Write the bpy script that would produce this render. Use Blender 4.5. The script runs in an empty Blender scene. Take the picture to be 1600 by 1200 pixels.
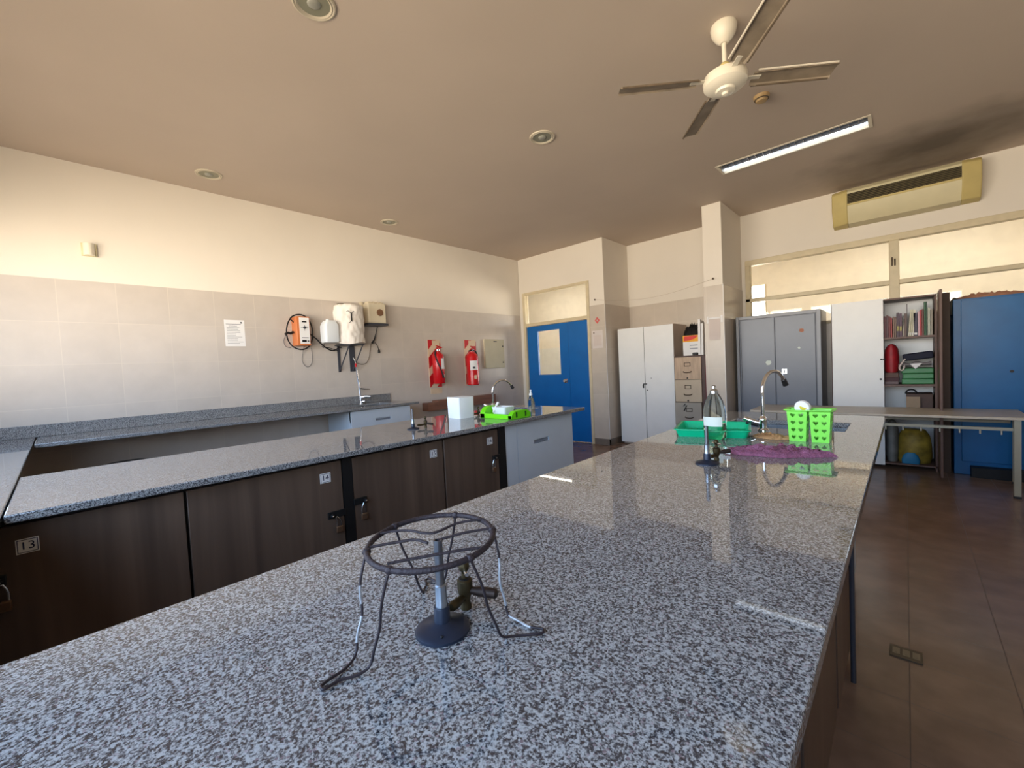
import bpy, bmesh, math, random
from mathutils import Vector, Matrix, noise
from mathutils.geometry import tessellate_polygon
random.seed(7)
D = bpy.data
SC = bpy.context.scene
COL = SC.collection
PI = math.pi
V = Vector

# ------------------------------------------------------------------ camera
cam_d = D.cameras.new('camera'); cam = D.objects.new('camera', cam_d); COL.objects.link(cam)
cam_d.sensor_width = 36; cam_d.sensor_fit = 'HORIZONTAL'
cam_d.lens = 661.146 / 1600 * 36
cam_d.clip_start = 0.02
R = Matrix(((0.7320, 0.0080, 0.6812), (0.6800, 0.0640, -0.7314), (-0.0500, 0.9979, 0.0410)))
cx = V((R[0][0], R[1][0], R[2][0])).normalized(); cz = V((R[0][2], R[1][2], R[2][2])); cz = (cz - cx * cz.dot(cx)).normalized(); cy = cz.cross(cx)
M = Matrix((cx, cy, cz)).transposed().to_4x4(); M.translation = (0, 0, 1.334)
cam.matrix_world = M
SC.camera = cam

# ------------------------------------------------------------------ colour management
SC.view_settings.view_transform = 'Standard'; SC.view_settings.look = 'None'
SC.view_settings.gamma = 1; SC.view_settings.use_curve_mapping = False
SC.view_settings.exposure = 0.0

# ------------------------------------------------------------------ sky: blue-white above, sunlit warm ground below
w = D.worlds.new('sky'); SC.world = w; w.use_nodes = True
nt = w.node_tree; nt.nodes.clear()
wo = nt.nodes.new('ShaderNodeOutputWorld'); bg = nt.nodes.new('ShaderNodeBackground')
tc = nt.nodes.new('ShaderNodeTexCoord'); sx = nt.nodes.new('ShaderNodeSeparateXYZ'); rp = nt.nodes.new('ShaderNodeValToRGB')
ma = nt.nodes.new('ShaderNodeMath'); ma.operation = 'MULTIPLY_ADD'; ma.inputs[1].default_value = .5; ma.inputs[2].default_value = .5
nt.links.new(tc.outputs['Generated'], sx.inputs[0]); nt.links.new(sx.outputs['Z'], ma.inputs[0]); nt.links.new(ma.outputs[0], rp.inputs[0])
nt.links.new(rp.outputs[0], bg.inputs[0]); nt.links.new(bg.outputs[0], wo.inputs[0])
e = rp.color_ramp.elements
e[0].position = 0.0; e[0].color = (.15, .12, .09, 1)
e[1].position = 1.0; e[1].color = (.28, .48, .80, 1)
for p, c in ((.28, (1.1, .90, .66, 1)), (.40, (3.5, 3.05, 2.4, 1)), (.48, (3.1, 2.8, 2.4, 1)), (.52, (3.1, 2.95, 2.65, 1)), (.56, (1.5, 1.8, 2.15, 1)), (.62, (.85, 1.2, 1.75, 1)), (.8, (.44, .72, 1.15, 1))):
    k = rp.color_ramp.elements.new(p); k.color = c
bg.inputs[1].default_value = 5.5

# portals that guide the sky through the big windows behind the camera
for px0, px1 in ((-4.6, -2.10), (-1.96, 1.0)):
    ld = D.lights.new('window_daylight', 'AREA'); ld.shape = 'RECTANGLE'; ld.size = px1 - px0; ld.size_y = 1.5
    ld.cycles.is_portal = True
    lo = D.objects.new('window_daylight', ld); COL.objects.link(lo)
    lo.location = ((px0 + px1) / 2, -0.95, 1.87); lo.rotation_euler = (PI / 2, 0, 0)

for px0, px1 in ((-5.4, -1.87), (2.2, 3.9)):  # portals for the corridor openings, enlarged and added out of view
    ld = D.lights.new('corridor_daylight', 'AREA'); ld.shape = 'RECTANGLE'; ld.size = px1 - px0; ld.size_y = 1.62
    ld.cycles.is_portal = True
    lo = D.objects.new('corridor_daylight', ld); COL.objects.link(lo)
    lo.location = ((px0 + px1) / 2, 9.12, 1.81); lo.rotation_euler = (-PI / 2, 0, 0)

# ------------------------------------------------------------------ material helpers
def lin(c):
    return tuple((x / 12.92 if x <= .04045 else ((x + .055) / 1.055) ** 2.4) for x in [v / 255 for v in c]) + (1,)
def mat(name, c, rough=.5, metal=0, var=.05, scale=6, bump=0, bscale=60, trans=0, spec=.5, emit=0, coat=0, ior=1.45, stretch=None):
    m = D.materials.new(name); m.use_nodes = True; n = m.node_tree.nodes; l = m.node_tree.links
    b = n['Principled BSDF']; col = lin(c)
    b.inputs['Roughness'].default_value = rough; b.inputs['Metallic'].default_value = metal
    b.inputs['Specular IOR Level'].default_value = spec; b.inputs['IOR'].default_value = ior
    b.inputs['Transmission Weight'].default_value = trans; b.inputs['Coat Weight'].default_value = coat
    if emit:
        b.inputs['Emission Color'].default_value = col; b.inputs['Emission Strength'].default_value = emit
    t = n.new('ShaderNodeTexCoord'); nz = n.new('ShaderNodeTexNoise'); nz.inputs['Scale'].default_value = scale; nz.inputs['Detail'].default_value = 4
    if stretch:
        mp = n.new('ShaderNodeMapping'); mp.inputs['Scale'].default_value = stretch
        l.new(t.outputs['Object'], mp.inputs[0]); l.new(mp.outputs[0], nz.inputs[0])
    else:
        l.new(t.outputs['Object'], nz.inputs[0])
    r = n.new('ShaderNodeValToRGB'); r.color_ramp.elements[0].position = .3; r.color_ramp.elements[1].position = .7
    r.color_ramp.elements[0].color = tuple(max(0, x * (1 - var)) for x in col[:3]) + (1,)
    r.color_ramp.elements[1].color = tuple(min(1, x * (1 + var)) for x in col[:3]) + (1,)
    l.new(nz.outputs[0], r.inputs[0]); l.new(r.outputs[0], b.inputs['Base Color'])
    if bump:
        n2 = n.new('ShaderNodeTexNoise'); n2.inputs['Scale'].default_value = bscale; n2.inputs['Detail'].default_value = 3
        bp = n.new('ShaderNodeBump'); bp.inputs['Strength'].default_value = bump; bp.inputs['Distance'].default_value = .01
        l.new(t.outputs['Object'], n2.inputs[0]); l.new(n2.outputs[0], bp.inputs['Height']); l.new(bp.outputs[0], b.inputs['Normal'])
    return m
def nodes(m): return m.node_tree.nodes, m.node_tree.links, m.node_tree.nodes['Principled BSDF']
def math_node(n, l, op, a, b=None, c=None):
    x = n.new('ShaderNodeMath'); x.operation = op
    for i, v in enumerate((a, b, c)):
        if v is None: continue
        if isinstance(v, (int, float)): x.inputs[i].default_value = v
        else: l.new(v, x.inputs[i])
    return x.outputs[0]
def mix(n, l, f, a, b):
    x = n.new('ShaderNodeMix'); x.data_type = 'RGBA'
    for s, v in ((x.inputs[0], f), (x.inputs[6], a), (x.inputs[7], b)):
        if isinstance(v, (int, float, tuple)): s.default_value = v
        else: l.new(v, s)
    return x.outputs[2]
def tile_mat(name, c, grout, ax, off, size, gw=.004, rough=.28, var=.04, spec=.5):
    """square tiles on the two world axes ax, offsets off, sizes size (objects have no rotation and sit at the origin)"""
    m = mat(name, c, rough, var=var, spec=spec); n, l, b = nodes(m)
    base = b.inputs['Base Color'].links[0].from_socket
    g = n.new('ShaderNodeNewGeometry'); s = n.new('ShaderNodeSeparateXYZ'); l.new(g.outputs['Position'], s.inputs[0])
    ms = []; ids = []
    for a, o, sz in zip(ax, off, size):
        q = math_node(n, l, 'DIVIDE', math_node(n, l, 'SUBTRACT', s.outputs[a], o), sz)
        fl = math_node(n, l, 'FLOOR', q); ids.append(fl)
        fr = math_node(n, l, 'SUBTRACT', q, fl)
        d = math_node(n, l, 'MINIMUM', fr, math_node(n, l, 'SUBTRACT', 1.0, fr))
        ms.append(math_node(n, l, 'LESS_THAN', d, gw / sz))
    mask = math_node(n, l, 'MAXIMUM', *ms)
    cb = n.new('ShaderNodeCombineXYZ'); l.new(ids[0], cb.inputs[0]); l.new(ids[1], cb.inputs[1])
    wn = n.new('ShaderNodeTexWhiteNoise'); l.new(cb.outputs[0], wn.inputs[0])
    hv = n.new('ShaderNodeHueSaturation'); l.new(base, hv.inputs['Color'])
    l.new(math_node(n, l, 'MULTIPLY_ADD', wn.outputs[0], .07, .965), hv.inputs['Value'])
    l.new(mix(n, l, mask, hv.outputs[0], lin(grout)), b.inputs['Base Color'])
    l.new(math_node(n, l, 'MULTIPLY_ADD', mask, .5, rough), b.inputs['Roughness'])
    return m
def granite_mat(name='granite'):
    m = D.materials.new(name); m.use_nodes = True; n, l, b = nodes(m)
    t = n.new('ShaderNodeTexCoord')
    n1 = n.new('ShaderNodeTexNoise'); n1.inputs['Scale'].default_value = 250; n1.inputs['Detail'].default_value = 3.5; n1.inputs['Roughness'].default_value = .62
    l.new(t.outputs['Object'], n1.inputs[0])
    r = n.new('ShaderNodeValToRGB'); el = r.color_ramp.elements; r.color_ramp.interpolation = 'LINEAR'
    el[0].position = .36; el[0].color = lin((46, 47, 52)); el[1].position = .62; el[1].color = lin((168, 170, 170))
    for p, c in ((.43, (76, 76, 80)), (.48, (116, 116, 117)), (.54, (150, 150, 149))):
        k = el.new(p); k.color = lin(c)
    vc = n.new('ShaderNodeTexVoronoi'); vc.inputs['Scale'].default_value = 420; l.new(t.outputs['Object'], vc.inputs[0])
    sc_ = n.new('ShaderNodeSeparateColor'); l.new(vc.outputs['Color'], sc_.inputs[0])
    l.new(math_node(n, l, 'ADD', n1.outputs[0], math_node(n, l, 'MULTIPLY_ADD', sc_.outputs[2], .16, -.08)), r.inputs[0])
    vo = n.new('ShaderNodeTexVoronoi'); vo.inputs['Scale'].default_value = 230; l.new(t.outputs['Object'], vo.inputs[0])
    sp = n.new('ShaderNodeSeparateColor'); l.new(vo.outputs['Color'], sp.inputs[0])
    gt = math_node(n, l, 'GREATER_THAN', sp.outputs[0], .86)
    near = math_node(n, l, 'LESS_THAN', vo.outputs['Distance'], .45)
    f = math_node(n, l, 'MULTIPLY', gt, near)
    out = mix(n, l, math_node(n, l, 'MULTIPLY', f, .8), r.outputs[0], lin((50, 46, 50)))
    gt2 = math_node(n, l, 'LESS_THAN', sp.outputs[1], .10)
    out = mix(n, l, math_node(n, l, 'MULTIPLY', math_node(n, l, 'MULTIPLY', gt2, near), .5), out, lin((140, 120, 125)))
    l.new(out, b.inputs['Base Color'])
    b.inputs['Roughness'].default_value = .03; b.inputs['IOR'].default_value = 1.72
    return m
def wood_mat(name, c, c2, rough=.4, stretch=(30, 30, 1.2)):
    m = D.materials.new(name); m.use_nodes = True; n, l, b = nodes(m)
    t = n.new('ShaderNodeTexCoord'); mp = n.new('ShaderNodeMapping'); mp.inputs['Scale'].default_value = stretch
    nz = n.new('ShaderNodeTexNoise'); nz.inputs['Scale'].default_value = 1.0; nz.inputs['Detail'].default_value = 6; nz.inputs['Distortion'].default_value = .6
    l.new(t.outputs['Object'], mp.inputs[0]); l.new(mp.outputs[0], nz.inputs[0])
    r = n.new('ShaderNodeValToRGB'); r.color_ramp.elements[0].position = .3; r.color_ramp.elements[1].position = .7
    r.color_ramp.elements[0].color = lin(c2); r.color_ramp.elements[1].color = lin(c)
    l.new(nz.outputs[0], r.inputs[0]); l.new(r.outputs[0], b.inputs['Base Color']); b.inputs['Roughness'].default_value = rough
    return m
def pane_mat(name, tint=(250, 250, 248)):
    m = D.materials.new(name); m.use_nodes = True; n = m.node_tree.nodes; l = m.node_tree.links
    n.clear(); o = n.new('ShaderNodeOutputMaterial'); tr = n.new('ShaderNodeBsdfTransparent'); tr.inputs[0].default_value = lin(tint)
    gl = n.new('ShaderNodeBsdfGlossy'); gl.inputs['Roughness'].default_value = .03
    fr = n.new('ShaderNodeFresnel'); fr.inputs[0].default_value = 1.45; mx = n.new('ShaderNodeMixShader')
    l.new(fr.outputs[0], mx.inputs[0]); l.new(tr.outputs[0], mx.inputs[1]); l.new(gl.outputs[0], mx.inputs[2]); l.new(mx.outputs[0], o.inputs[0])
    return m

M_paint = mat('wall_paint', (224, 216, 204), .75, var=.02, scale=2, bump=.05, bscale=150)
M_ceil = mat('ceiling_paint', (194, 179, 164), .8, var=.03, scale=1.2, bump=.04, bscale=120)
M_tile_x = tile_mat('wall_tile_left', (196, 186, 176), (204, 194, 182), (1, 2), (.043, 2.27), (.372, .364), .0026)
M_tile_y = tile_mat('wall_tile_far', (196, 184, 170), (205, 194, 180), (0, 2), (-5.253, 2.27), (.372, .364), .003)
M_floor = tile_mat('floor_tile', (128, 104, 88), (100, 84, 72), (0, 1), (0, 0), (.3, .3), .0015, rough=.22, var=.18)
M_skirt = mat('skirting_stone', (116, 106, 96), .4, var=.12, scale=60)
M_granite = granite_mat()
M_steel = mat('stainless_steel', (200, 205, 210), .25, metal=1, var=.03)
M_chrome = mat('chrome', (225, 225, 228), .08, metal=1, var=.01)
M_black = mat('black_plastic', (22, 22, 24), .45, var=.1)
M_blackmetal = mat('black_metal', (12, 12, 14), .55, var=.15)
M_walnut = wood_mat('walnut_laminate', (104, 84, 70), (80, 64, 54), .42, (14, 14, .7))
M_redwood = wood_mat('reddish_wood', (140, 96, 74), (112, 72, 54), .45, (2, 2, 25))
M_brownedge = wood_mat('brown_melamine', (112, 82, 68), (90, 64, 54), .5)
M_white = mat('white_laminate', (232, 232, 230), .35, var=.02)
M_greyw = mat('pale_grey_laminate', (196, 206, 216), .35, var=.02)
M_cream = mat('cream_enamel', (214, 202, 176), .4, var=.03)
M_frame = mat('cream_frame_paint', (206, 192, 160), .45, var=.06, scale=12)
M_blue = mat('blue_paint', (0, 98, 172), .35, var=.05, scale=5)
M_bluecab = mat('blue_cabinet_paint', (8, 92, 148), .35, var=.12, scale=4)
M_grey = mat('grey_enamel', (112, 116, 126), .32, var=.06, scale=3)
M_greydark = mat('dark_grey_enamel', (62, 64, 72), .4)
M_file = mat('beige_file_enamel', (188, 170, 146), .42, var=.06, scale=9)
M_fan = mat('cream_fan_enamel', (222, 214, 196), .35, var=.03)
M_blade = mat('dusty_fan_blade', (138, 124, 106), .5, var=.25, scale=9)
M_dust = mat('dust_brown', (96, 82, 66), .8, var=.3, scale=14)
M_ac = mat('aged_cream_plastic', (206, 196, 160), .5, var=.04)
M_acend = mat('yellowed_plastic', (196, 178, 118), .5, var=.06)
M_dark = mat('dark_slot', (48, 42, 28), .8)
M_red = mat('extinguisher_red', (200, 20, 28), .25, var=.04)
M_redflat = mat('sign_red', (190, 20, 30), .5)
M_cream2 = mat('cream_sign_board', (214, 190, 160), .6)
M_paper = mat('white_paper', (232, 230, 228), .7, var=.02)
M_ink = mat('ink', (60, 62, 70), .7)
M_inkblue = mat('navy_ink', (26, 34, 70), .7)
M_orange = mat('orange_case', (204, 118, 66), .4, var=.04)
M_hdpe = mat('milky_plastic', (236, 240, 242), .35, var=.02, trans=.15)
M_cloth = mat('white_cloth', (226, 218, 208), .85, var=.04, bump=.3, bscale=14)
M_brass = mat('aged_brass', (70, 60, 40), .45, metal=.8, var=.25, scale=60)
M_padlock = mat('worn_brass_lock', (110, 84, 64), .45, metal=.6, var=.1)
M_rust = mat('rusty_iron', (50, 42, 46), .6, metal=.35, var=.25, scale=60, bump=.3, bscale=250)
M_burner = mat('blue_grey_cast', (34, 42, 58), .38, metal=.3, var=.12, scale=30)
M_alu = mat('burner_tube_steel', (150, 158, 168), .3, metal=.9, var=.08)
M_green = mat('emerald_plastic', (0, 176, 124), .3, var=.04)
M_lime = mat('lime_plastic', (108, 214, 8), .3, var=.03)
M_lime2 = mat('apple_green_plastic', (132, 226, 84), .32, var=.03)
M_glass = mat('clear_plastic', (236, 246, 238), .04, trans=1.0, var=.0, ior=1.12)
M_liquid = mat('clear_liquid', (214, 232, 214), .02, trans=1.0, var=.0, ior=1.33)
M_label = mat('bottle_label', (206, 214, 204), .5, var=.05)
M_purple = mat('purple_mesh_bag', (140, 84, 112), .55, var=.3, scale=60, bump=.8, bscale=220)
M_amber = mat('amber_scourer', (176, 134, 92), .6, var=.3, scale=40, bump=.6, bscale=120)
M_tabletop = mat('grey_beige_laminate', (196, 184, 166), .35, var=.06, scale=12)
M_tabmetal = mat('grey_green_tube', (162, 158, 140), .4, var=.06)
M_yellow = mat('yellow_disc', (206, 186, 20), .5)
M_pane = pane_mat('window_glass')
M_frost = mat('corridor_paint', (238, 230, 214), .8)
M_tube = mat('emissive_tube', (225, 238, 255), .4, emit=2.4)
M_tubeoff = mat('fluorescent_tube', (214, 222, 236), .3)
M_louver = mat('aluminium_louver', (170, 176, 190), .25, metal=.7)
M_fillglow = mat('fill_diffuser', (255, 250, 240), .5, emit=30)  # added glow that fills the corridor
M_pinkpaper = mat('faded_paper', (206, 192, 184), .7)

# ceiling: soot smudge of its own shape above the air conditioner
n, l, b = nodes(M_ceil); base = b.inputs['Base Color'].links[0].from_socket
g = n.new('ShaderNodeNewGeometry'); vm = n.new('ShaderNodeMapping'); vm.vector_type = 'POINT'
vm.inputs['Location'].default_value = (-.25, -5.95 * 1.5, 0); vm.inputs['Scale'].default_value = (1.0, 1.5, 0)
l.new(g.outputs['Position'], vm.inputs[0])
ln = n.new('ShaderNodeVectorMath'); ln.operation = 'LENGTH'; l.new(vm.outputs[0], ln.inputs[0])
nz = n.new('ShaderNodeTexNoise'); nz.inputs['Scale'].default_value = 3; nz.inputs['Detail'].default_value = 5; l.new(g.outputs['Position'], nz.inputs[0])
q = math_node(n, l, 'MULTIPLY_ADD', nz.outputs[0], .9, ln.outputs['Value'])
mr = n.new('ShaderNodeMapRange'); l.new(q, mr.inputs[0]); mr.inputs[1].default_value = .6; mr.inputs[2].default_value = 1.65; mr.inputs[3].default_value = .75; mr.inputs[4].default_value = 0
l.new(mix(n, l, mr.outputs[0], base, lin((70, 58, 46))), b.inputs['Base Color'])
# drawer rust wash, table etc. keep their plain procedural noise

# ------------------------------------------------------------------ mesh builder
class MB:
    def __init__(s): s.bm = bmesh.new(); s.mats = []; s.mi = 0
    def use(s, m):
        if m not in s.mats: s.mats.append(m)
        s.mi = s.mats.index(m); return s
    def f(s, vs):
        try:
            fc = s.bm.faces.new(vs); fc.material_index = s.mi; return fc
        except ValueError: return None
    def box(s, x0, x1, y0, y1, z0, z1):
        x0, x1 = min(x0, x1), max(x0, x1); y0, y1 = min(y0, y1), max(y0, y1); z0, z1 = min(z0, z1), max(z0, z1)
        v = [s.bm.verts.new(p) for p in ((x0, y0, z0), (x1, y0, z0), (x1, y1, z0), (x0, y1, z0), (x0, y0, z1), (x1, y0, z1), (x1, y1, z1), (x0, y1, z1))]
        for q in ((0, 3, 2, 1), (4, 5, 6, 7), (0, 1, 5, 4), (1, 2, 6, 5), (2, 3, 7, 6), (3, 0, 4, 7)): s.f([v[i] for i in q])
        return s
    def obox(s, c, size, rot=(0, 0, 0)):
        Rm = Matrix.Rotation(rot[2], 3, 'Z') @ Matrix.Rotation(rot[1], 3, 'Y') @ Matrix.Rotation(rot[0], 3, 'X')
        c = V(c); h = V(size) / 2
        v = [s.bm.verts.new(c + Rm @ V((a * h.x, b_ * h.y, d * h.z))) for a, b_, d in ((-1, -1, -1), (1, -1, -1), (1, 1, -1), (-1, 1, -1), (-1, -1, 1), (1, -1, 1), (1, 1, 1), (-1, 1, 1))]
        for q in ((0, 3, 2, 1), (4, 5, 6, 7), (0, 1, 5, 4), (1, 2, 6, 5), (2, 3, 7, 6), (3, 0, 4, 7)): s.f([v[i] for i in q])
        return s
    def hull8(s, a, b_):
        """loft between two quads/polygons of equal count, capped"""
        va = [s.bm.verts.new(p) for p in a]; vb = [s.bm.verts.new(p) for p in b_]; k = len(a)
        s.f(va[::-1]); s.f(vb)
        for i in range(k): s.f([va[i], va[(i + 1) % k], vb[(i + 1) % k], vb[i]])
        return s
    def loft(s, rings, caps=True, closed=False):
        vr = [[s.bm.verts.new(p) for p in r] for r in rings]; k = len(rings[0])
        R_ = range(len(vr)) if closed else range(len(vr) - 1)
        for j in R_:
            A, B = vr[j], vr[(j + 1) % len(vr)]
            for i in range(k): s.f([A[i], A[(i + 1) % k], B[(i + 1) % k], B[i]])
        if caps and not closed: s.f(vr[0][::-1]); s.f(vr[-1])
        return s
    def cyl(s, p0, p1, r0, r1=None, n=20):
        r1 = r0 if r1 is None else r1; p0 = V(p0); p1 = V(p1); d = (p1 - p0).normalized()
        a = d.orthogonal().normalized(); b_ = d.cross(a)
        rg = [[p + (a * math.cos(2 * PI * i / n) + b_ * math.sin(2 * PI * i / n)) * max(r, 1e-5) for i in range(n)] for p, r in ((p0, r0), (p1, r1))]
        return s.loft(rg)
    def tube(s, pts, r, n=8, closed=False, smooth=0):
        pts = [V(p) for p in pts]
        for _ in range(smooth):
            q = []; L = len(pts)
            for i in range(L if closed else L - 1):
                a, b_ = pts[i], pts[(i + 1) % L]; q += [a * .75 + b_ * .25, a * .25 + b_ * .75]
            pts = q if closed else [pts[0]] + q + [pts[-1]]
        L = len(pts); rings = []; up = None
        for i, p in enumerate(pts):
            if closed: d = pts[(i + 1) % L] - pts[i - 1]
            else: d = pts[min(i + 1, L - 1)] - pts[max(i - 1, 0)]
            if d.length < 1e-9: d = V((0, 0, 1))
            d.normalize()
            if up is None: up = d.orthogonal().normalized()
            up = (up - d * up.dot(d)); up = up.normalized() if up.length > 1e-6 else d.orthogonal().normalized()
            b_ = d.cross(up); rr = r[i * (len(r) - 1) // max(1, L - 1)] if isinstance(r, (list, tuple)) else r
            rings.append([p + (up * math.cos(2 * PI * j / n) + b_ * math.sin(2 * PI * j / n)) * rr for j in range(n)])
        return s.loft(rings, caps=not closed, closed=closed)
    def lathe(s, prof, c, n=28, axis=(0, 0, 1), caps=True):
        c = V(c); ax = V(axis).normalized(); a = V((1, 0, 0)) if abs(ax.z) > .9 else ax.orthogonal().normalized(); b_ = ax.cross(a)
        rings = [[c + ax * z + (a * math.cos(2 * PI * i / n) + b_ * math.sin(2 * PI * i / n)) * max(r, 1e-5) for i in range(n)] for r, z in prof]
        return s.loft(rings, caps=caps)
    def sphere(s, c, r, sc=(1, 1, 1), n=16):
        rings = []
        for j in range(1, n // 2):
            t = PI * j / (n // 2); rings.append([V(c) + V((r * sc[0] * math.sin(t) * math.cos(2 * PI * i / n), r * sc[1] * math.sin(t) * math.sin(2 * PI * i / n), -r * sc[2] * math.cos(t))) for i in range(n)])
        return s.loft(rings)
    def panel(s, outer, holes, T, th):
        """2D outline with holes, thickness th, placed by T: 2D point, depth -> world point"""
        loops = [outer] + holes
        tri = tessellate_polygon([[V((p[0], p[1], 0)) for p in lp] for lp in loops])
        fl = [p for lp in loops for p in lp]
        A = [s.bm.verts.new(T(p[0], p[1], 0)) for p in fl]; B = [s.bm.verts.new(T(p[0], p[1], th)) for p in fl]
        for t in tri: s.f([A[i] for i in t]); s.f([B[i] for i in reversed(t)])
        k = 0
        for lp in loops:
            L = len(lp)
            for i in range(L): s.f([A[k + i], A[k + (i + 1) % L], B[k + (i + 1) % L], B[k + i]])
            k += L
        return s
    def text(s, txt, size, org, right, up, th=.0006):
        cu = D.curves.new('t', 'FONT'); cu.body = txt; cu.size = size; cu.align_x = 'CENTER'; cu.align_y = 'CENTER'; cu.extrude = th
        ob = D.objects.new('t', cu); me = ob.to_mesh()
        rt = V(right).normalized(); u = V(up).normalized(); nn = rt.cross(u)
        vs = [s.bm.verts.new(V(org) + rt * v.co.x + u * v.co.y + nn * v.co.z) for v in me.vertices]
        for p in me.polygons: s.f([vs[i] for i in p.vertices])
        ob.to_mesh_clear(); D.objects.remove(ob); D.curves.remove(cu)
        return s
    def done(s, name, m=None, parent=None, bevel=0, seg=2, sharp=38, local=False):
        bmesh.ops.recalc_face_normals(s.bm, faces=s.bm.faces)
        if parent is not None and not local:
            o = wloc(parent); bmesh.ops.translate(s.bm, verts=s.bm.verts, vec=-o)
        for fc in s.bm.faces: fc.smooth = True
        for ed in s.bm.edges:
            if len(ed.link_faces) == 2 and ed.calc_face_angle(0) > math.radians(sharp): ed.smooth = False
        me = D.meshes.new(name); s.bm.to_mesh(me); s.bm.free()
        ms = s.mats if s.mats else [m]
        for x in ms: me.materials.append(x)
        ob = D.objects.new(name, me); COL.objects.link(ob)
        if parent is not None: ob.parent = parent
        if bevel:
            md = ob.modifiers.new('bevel', 'BEVEL'); md.width = bevel; md.segments = seg; md.limit_method = 'ANGLE'; md.angle_limit = math.radians(40); md.harden_normals = False
        return ob
def wloc(o):
    v = V(o.location)
    while o.parent: o = o.parent; v = v + V(o.location)
    return v
def tag(o, label=None, cat=None, group=None, kind=None):
    if label: o['label'] = label
    if cat: o['category'] = cat
    if group: o['group'] = group
    if kind: o['kind'] = kind
    return o
def thing(name, label, cat, loc, group=None):
    o = D.objects.new(name, None); o.empty_display_size = .05; COL.objects.link(o); o.location = loc
    return tag(o, label, cat, group)
def struct(name, mb, m=None, **k): return tag(mb.done(name, m, **k), kind='structure')
def copy_tree(o, parent=None):
    c = o.copy(); COL.objects.link(c); c.parent = parent
    for ch in [x for x in D.objects if x.parent == o]: copy_tree(ch, c)
    return c

# ================================================================== THE ROOM
XL, XR, YW, ZC = -5.253, 3.0, -0.85, 3.29
struct('floor', MB().box(XL - .2, XR + .1, YW - .2, 9.2, -.1, 0), M_floor)
struct('ceiling', MB().panel([(XL - .2, YW - .1), (XR + .1, YW - .1), (XR + .1, 6.9), (XL - .2, 6.9)], [[(-1.41, 4.78), (-.21, 4.78), (-.21, 5.02), (-1.41, 5.02)]], lambda a, b_, h: V((a, b_, ZC + h)), .12), M_ceil)
wl = struct('wall_left', MB().box(XL - .15, XL - .008, YW - .1, 6.1, 0, ZC), M_paint)
MB().box(XL - .008, XL, YW, 5.945, 0, 2.27).done('tile_cladding', M_tile_x, wl)
# far wall with the blue door (opening -5.16..-3.75, up to 2.66)
wf = struct('wall_far_left', MB().box(XL, -5.17, 5.95, 6.1, 0, ZC).box(-3.745, -3.47, 5.95, 6.1, 0, ZC).box(-5.17, -3.745, 5.95, 6.1, 2.665, ZC).box(-3.62, -3.47, 6.1, 6.78, 0, ZC), M_paint)
MB().box(-3.745, -3.462, 5.942, 5.95, .1, 2.25).done('tile_cladding', M_tile_y, wf)
MB().box(-3.47, -3.462, 5.942, 6.75, .1, 2.25).done('tile_cladding', M_tile_y, wf)
wm = struct('wall_far_middle', MB().box(-3.62, -1.85, 6.76, 6.9, 0, ZC), M_paint)
MB().box(-3.462, -1.93, 6.752, 6.76, .1, 2.25).done('tile_cladding', M_tile_y, wm)
col = struct('wall_column', MB().box(-1.93, -1.70, 5.85, 6.8, 0, ZC), M_paint)
MB().box(-1.936, -1.694, 5.844, 6.72, .1, 2.25).done('tile_cladding', M_tile_y, col)
WZ0, WZ1 = 1.68, 2.65
wr = struct('wall_far_right', MB().box(-1.70, -1.65, 6.72, 6.87, 0, ZC).box(-1.65, XR, 6.72, 6.87, WZ1, ZC).box(-1.65, XR, 6.72, 6.87, 0, WZ0).box(2.6, XR, 6.72, 6.87, WZ0, WZ1), M_paint)
MB().box(-1.694, XR, 6.712, 6.72, .1, WZ0).done('tile_cladding', M_tile_y, wr)
struct('wall_right', MB().box(XR, XR + .12, YW - .1, 6.9, 0, ZC), M_paint)
# window wall behind the camera, openings 1.12..2.62
ww = MB().box(XL - .1, XR, YW - .1, YW, 0, 1.12).box(XL - .1, XR, YW - .1, YW, 2.62, ZC).box(XL - .1, -4.6, YW - .1, YW, 1.12, 2.62).box(-2.10, -1.96, YW - .1, YW, 1.12, 2.62).box(1.0, XR, YW - .1, YW, 1.12, 2.62)
struct('wall_window_side', ww, M_paint)
for i, (a, c) in enumerate(((-4.6, -2.10), (-1.96, 1.0))):
    f = MB(); y0, y1 = YW - .075, YW - .035
    f.box(a, c, y0, y1, 1.12, 1.16).box(a, c, y0, y1, 2.58, 2.62).box(a, a + .04, y0, y1, 1.16, 2.58).box(c - .04, c, y0, y1, 1.16, 2.58)
    for k in (1, 2): x = a + (c - a) * k / 3; f.box(x - .02, x + .02, y0, y1, 1.16, 2.58)
    struct('window_%d' % (i + 3), f, M_frame)
# skirtings
struct('baseboard_door_side', MB().box(-3.745, -3.455, 5.935, 5.95, 0, .1).box(-3.47, -3.455, 5.935, 6.76, 0, .1), M_skirt)
struct('baseboard_middle', MB().box(-3.455, -1.93, 6.745, 6.76, 0, .1), M_skirt)
struct('baseboard_column', MB().box(-1.942, -1.688, 5.835, 6.72, 0, .1), M_skirt)
struct('baseboard_right', MB().box(-1.688, XR, 6.705, 6.72, 0, .1), M_skirt)
struct('baseboard_left', MB().box(XL, XL + .012, YW, 5.94, 0, .1), M_skirt)
# bright edge beads on the outer corners
struct('trim_1', MB().box(-3.464, -3.458, 5.938, 5.944, .1, 2.25), M_paper)
struct('trim_2', MB().box(-1.698, -1.691, 5.841, 5.848, .1, 2.25), M_paper)

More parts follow.
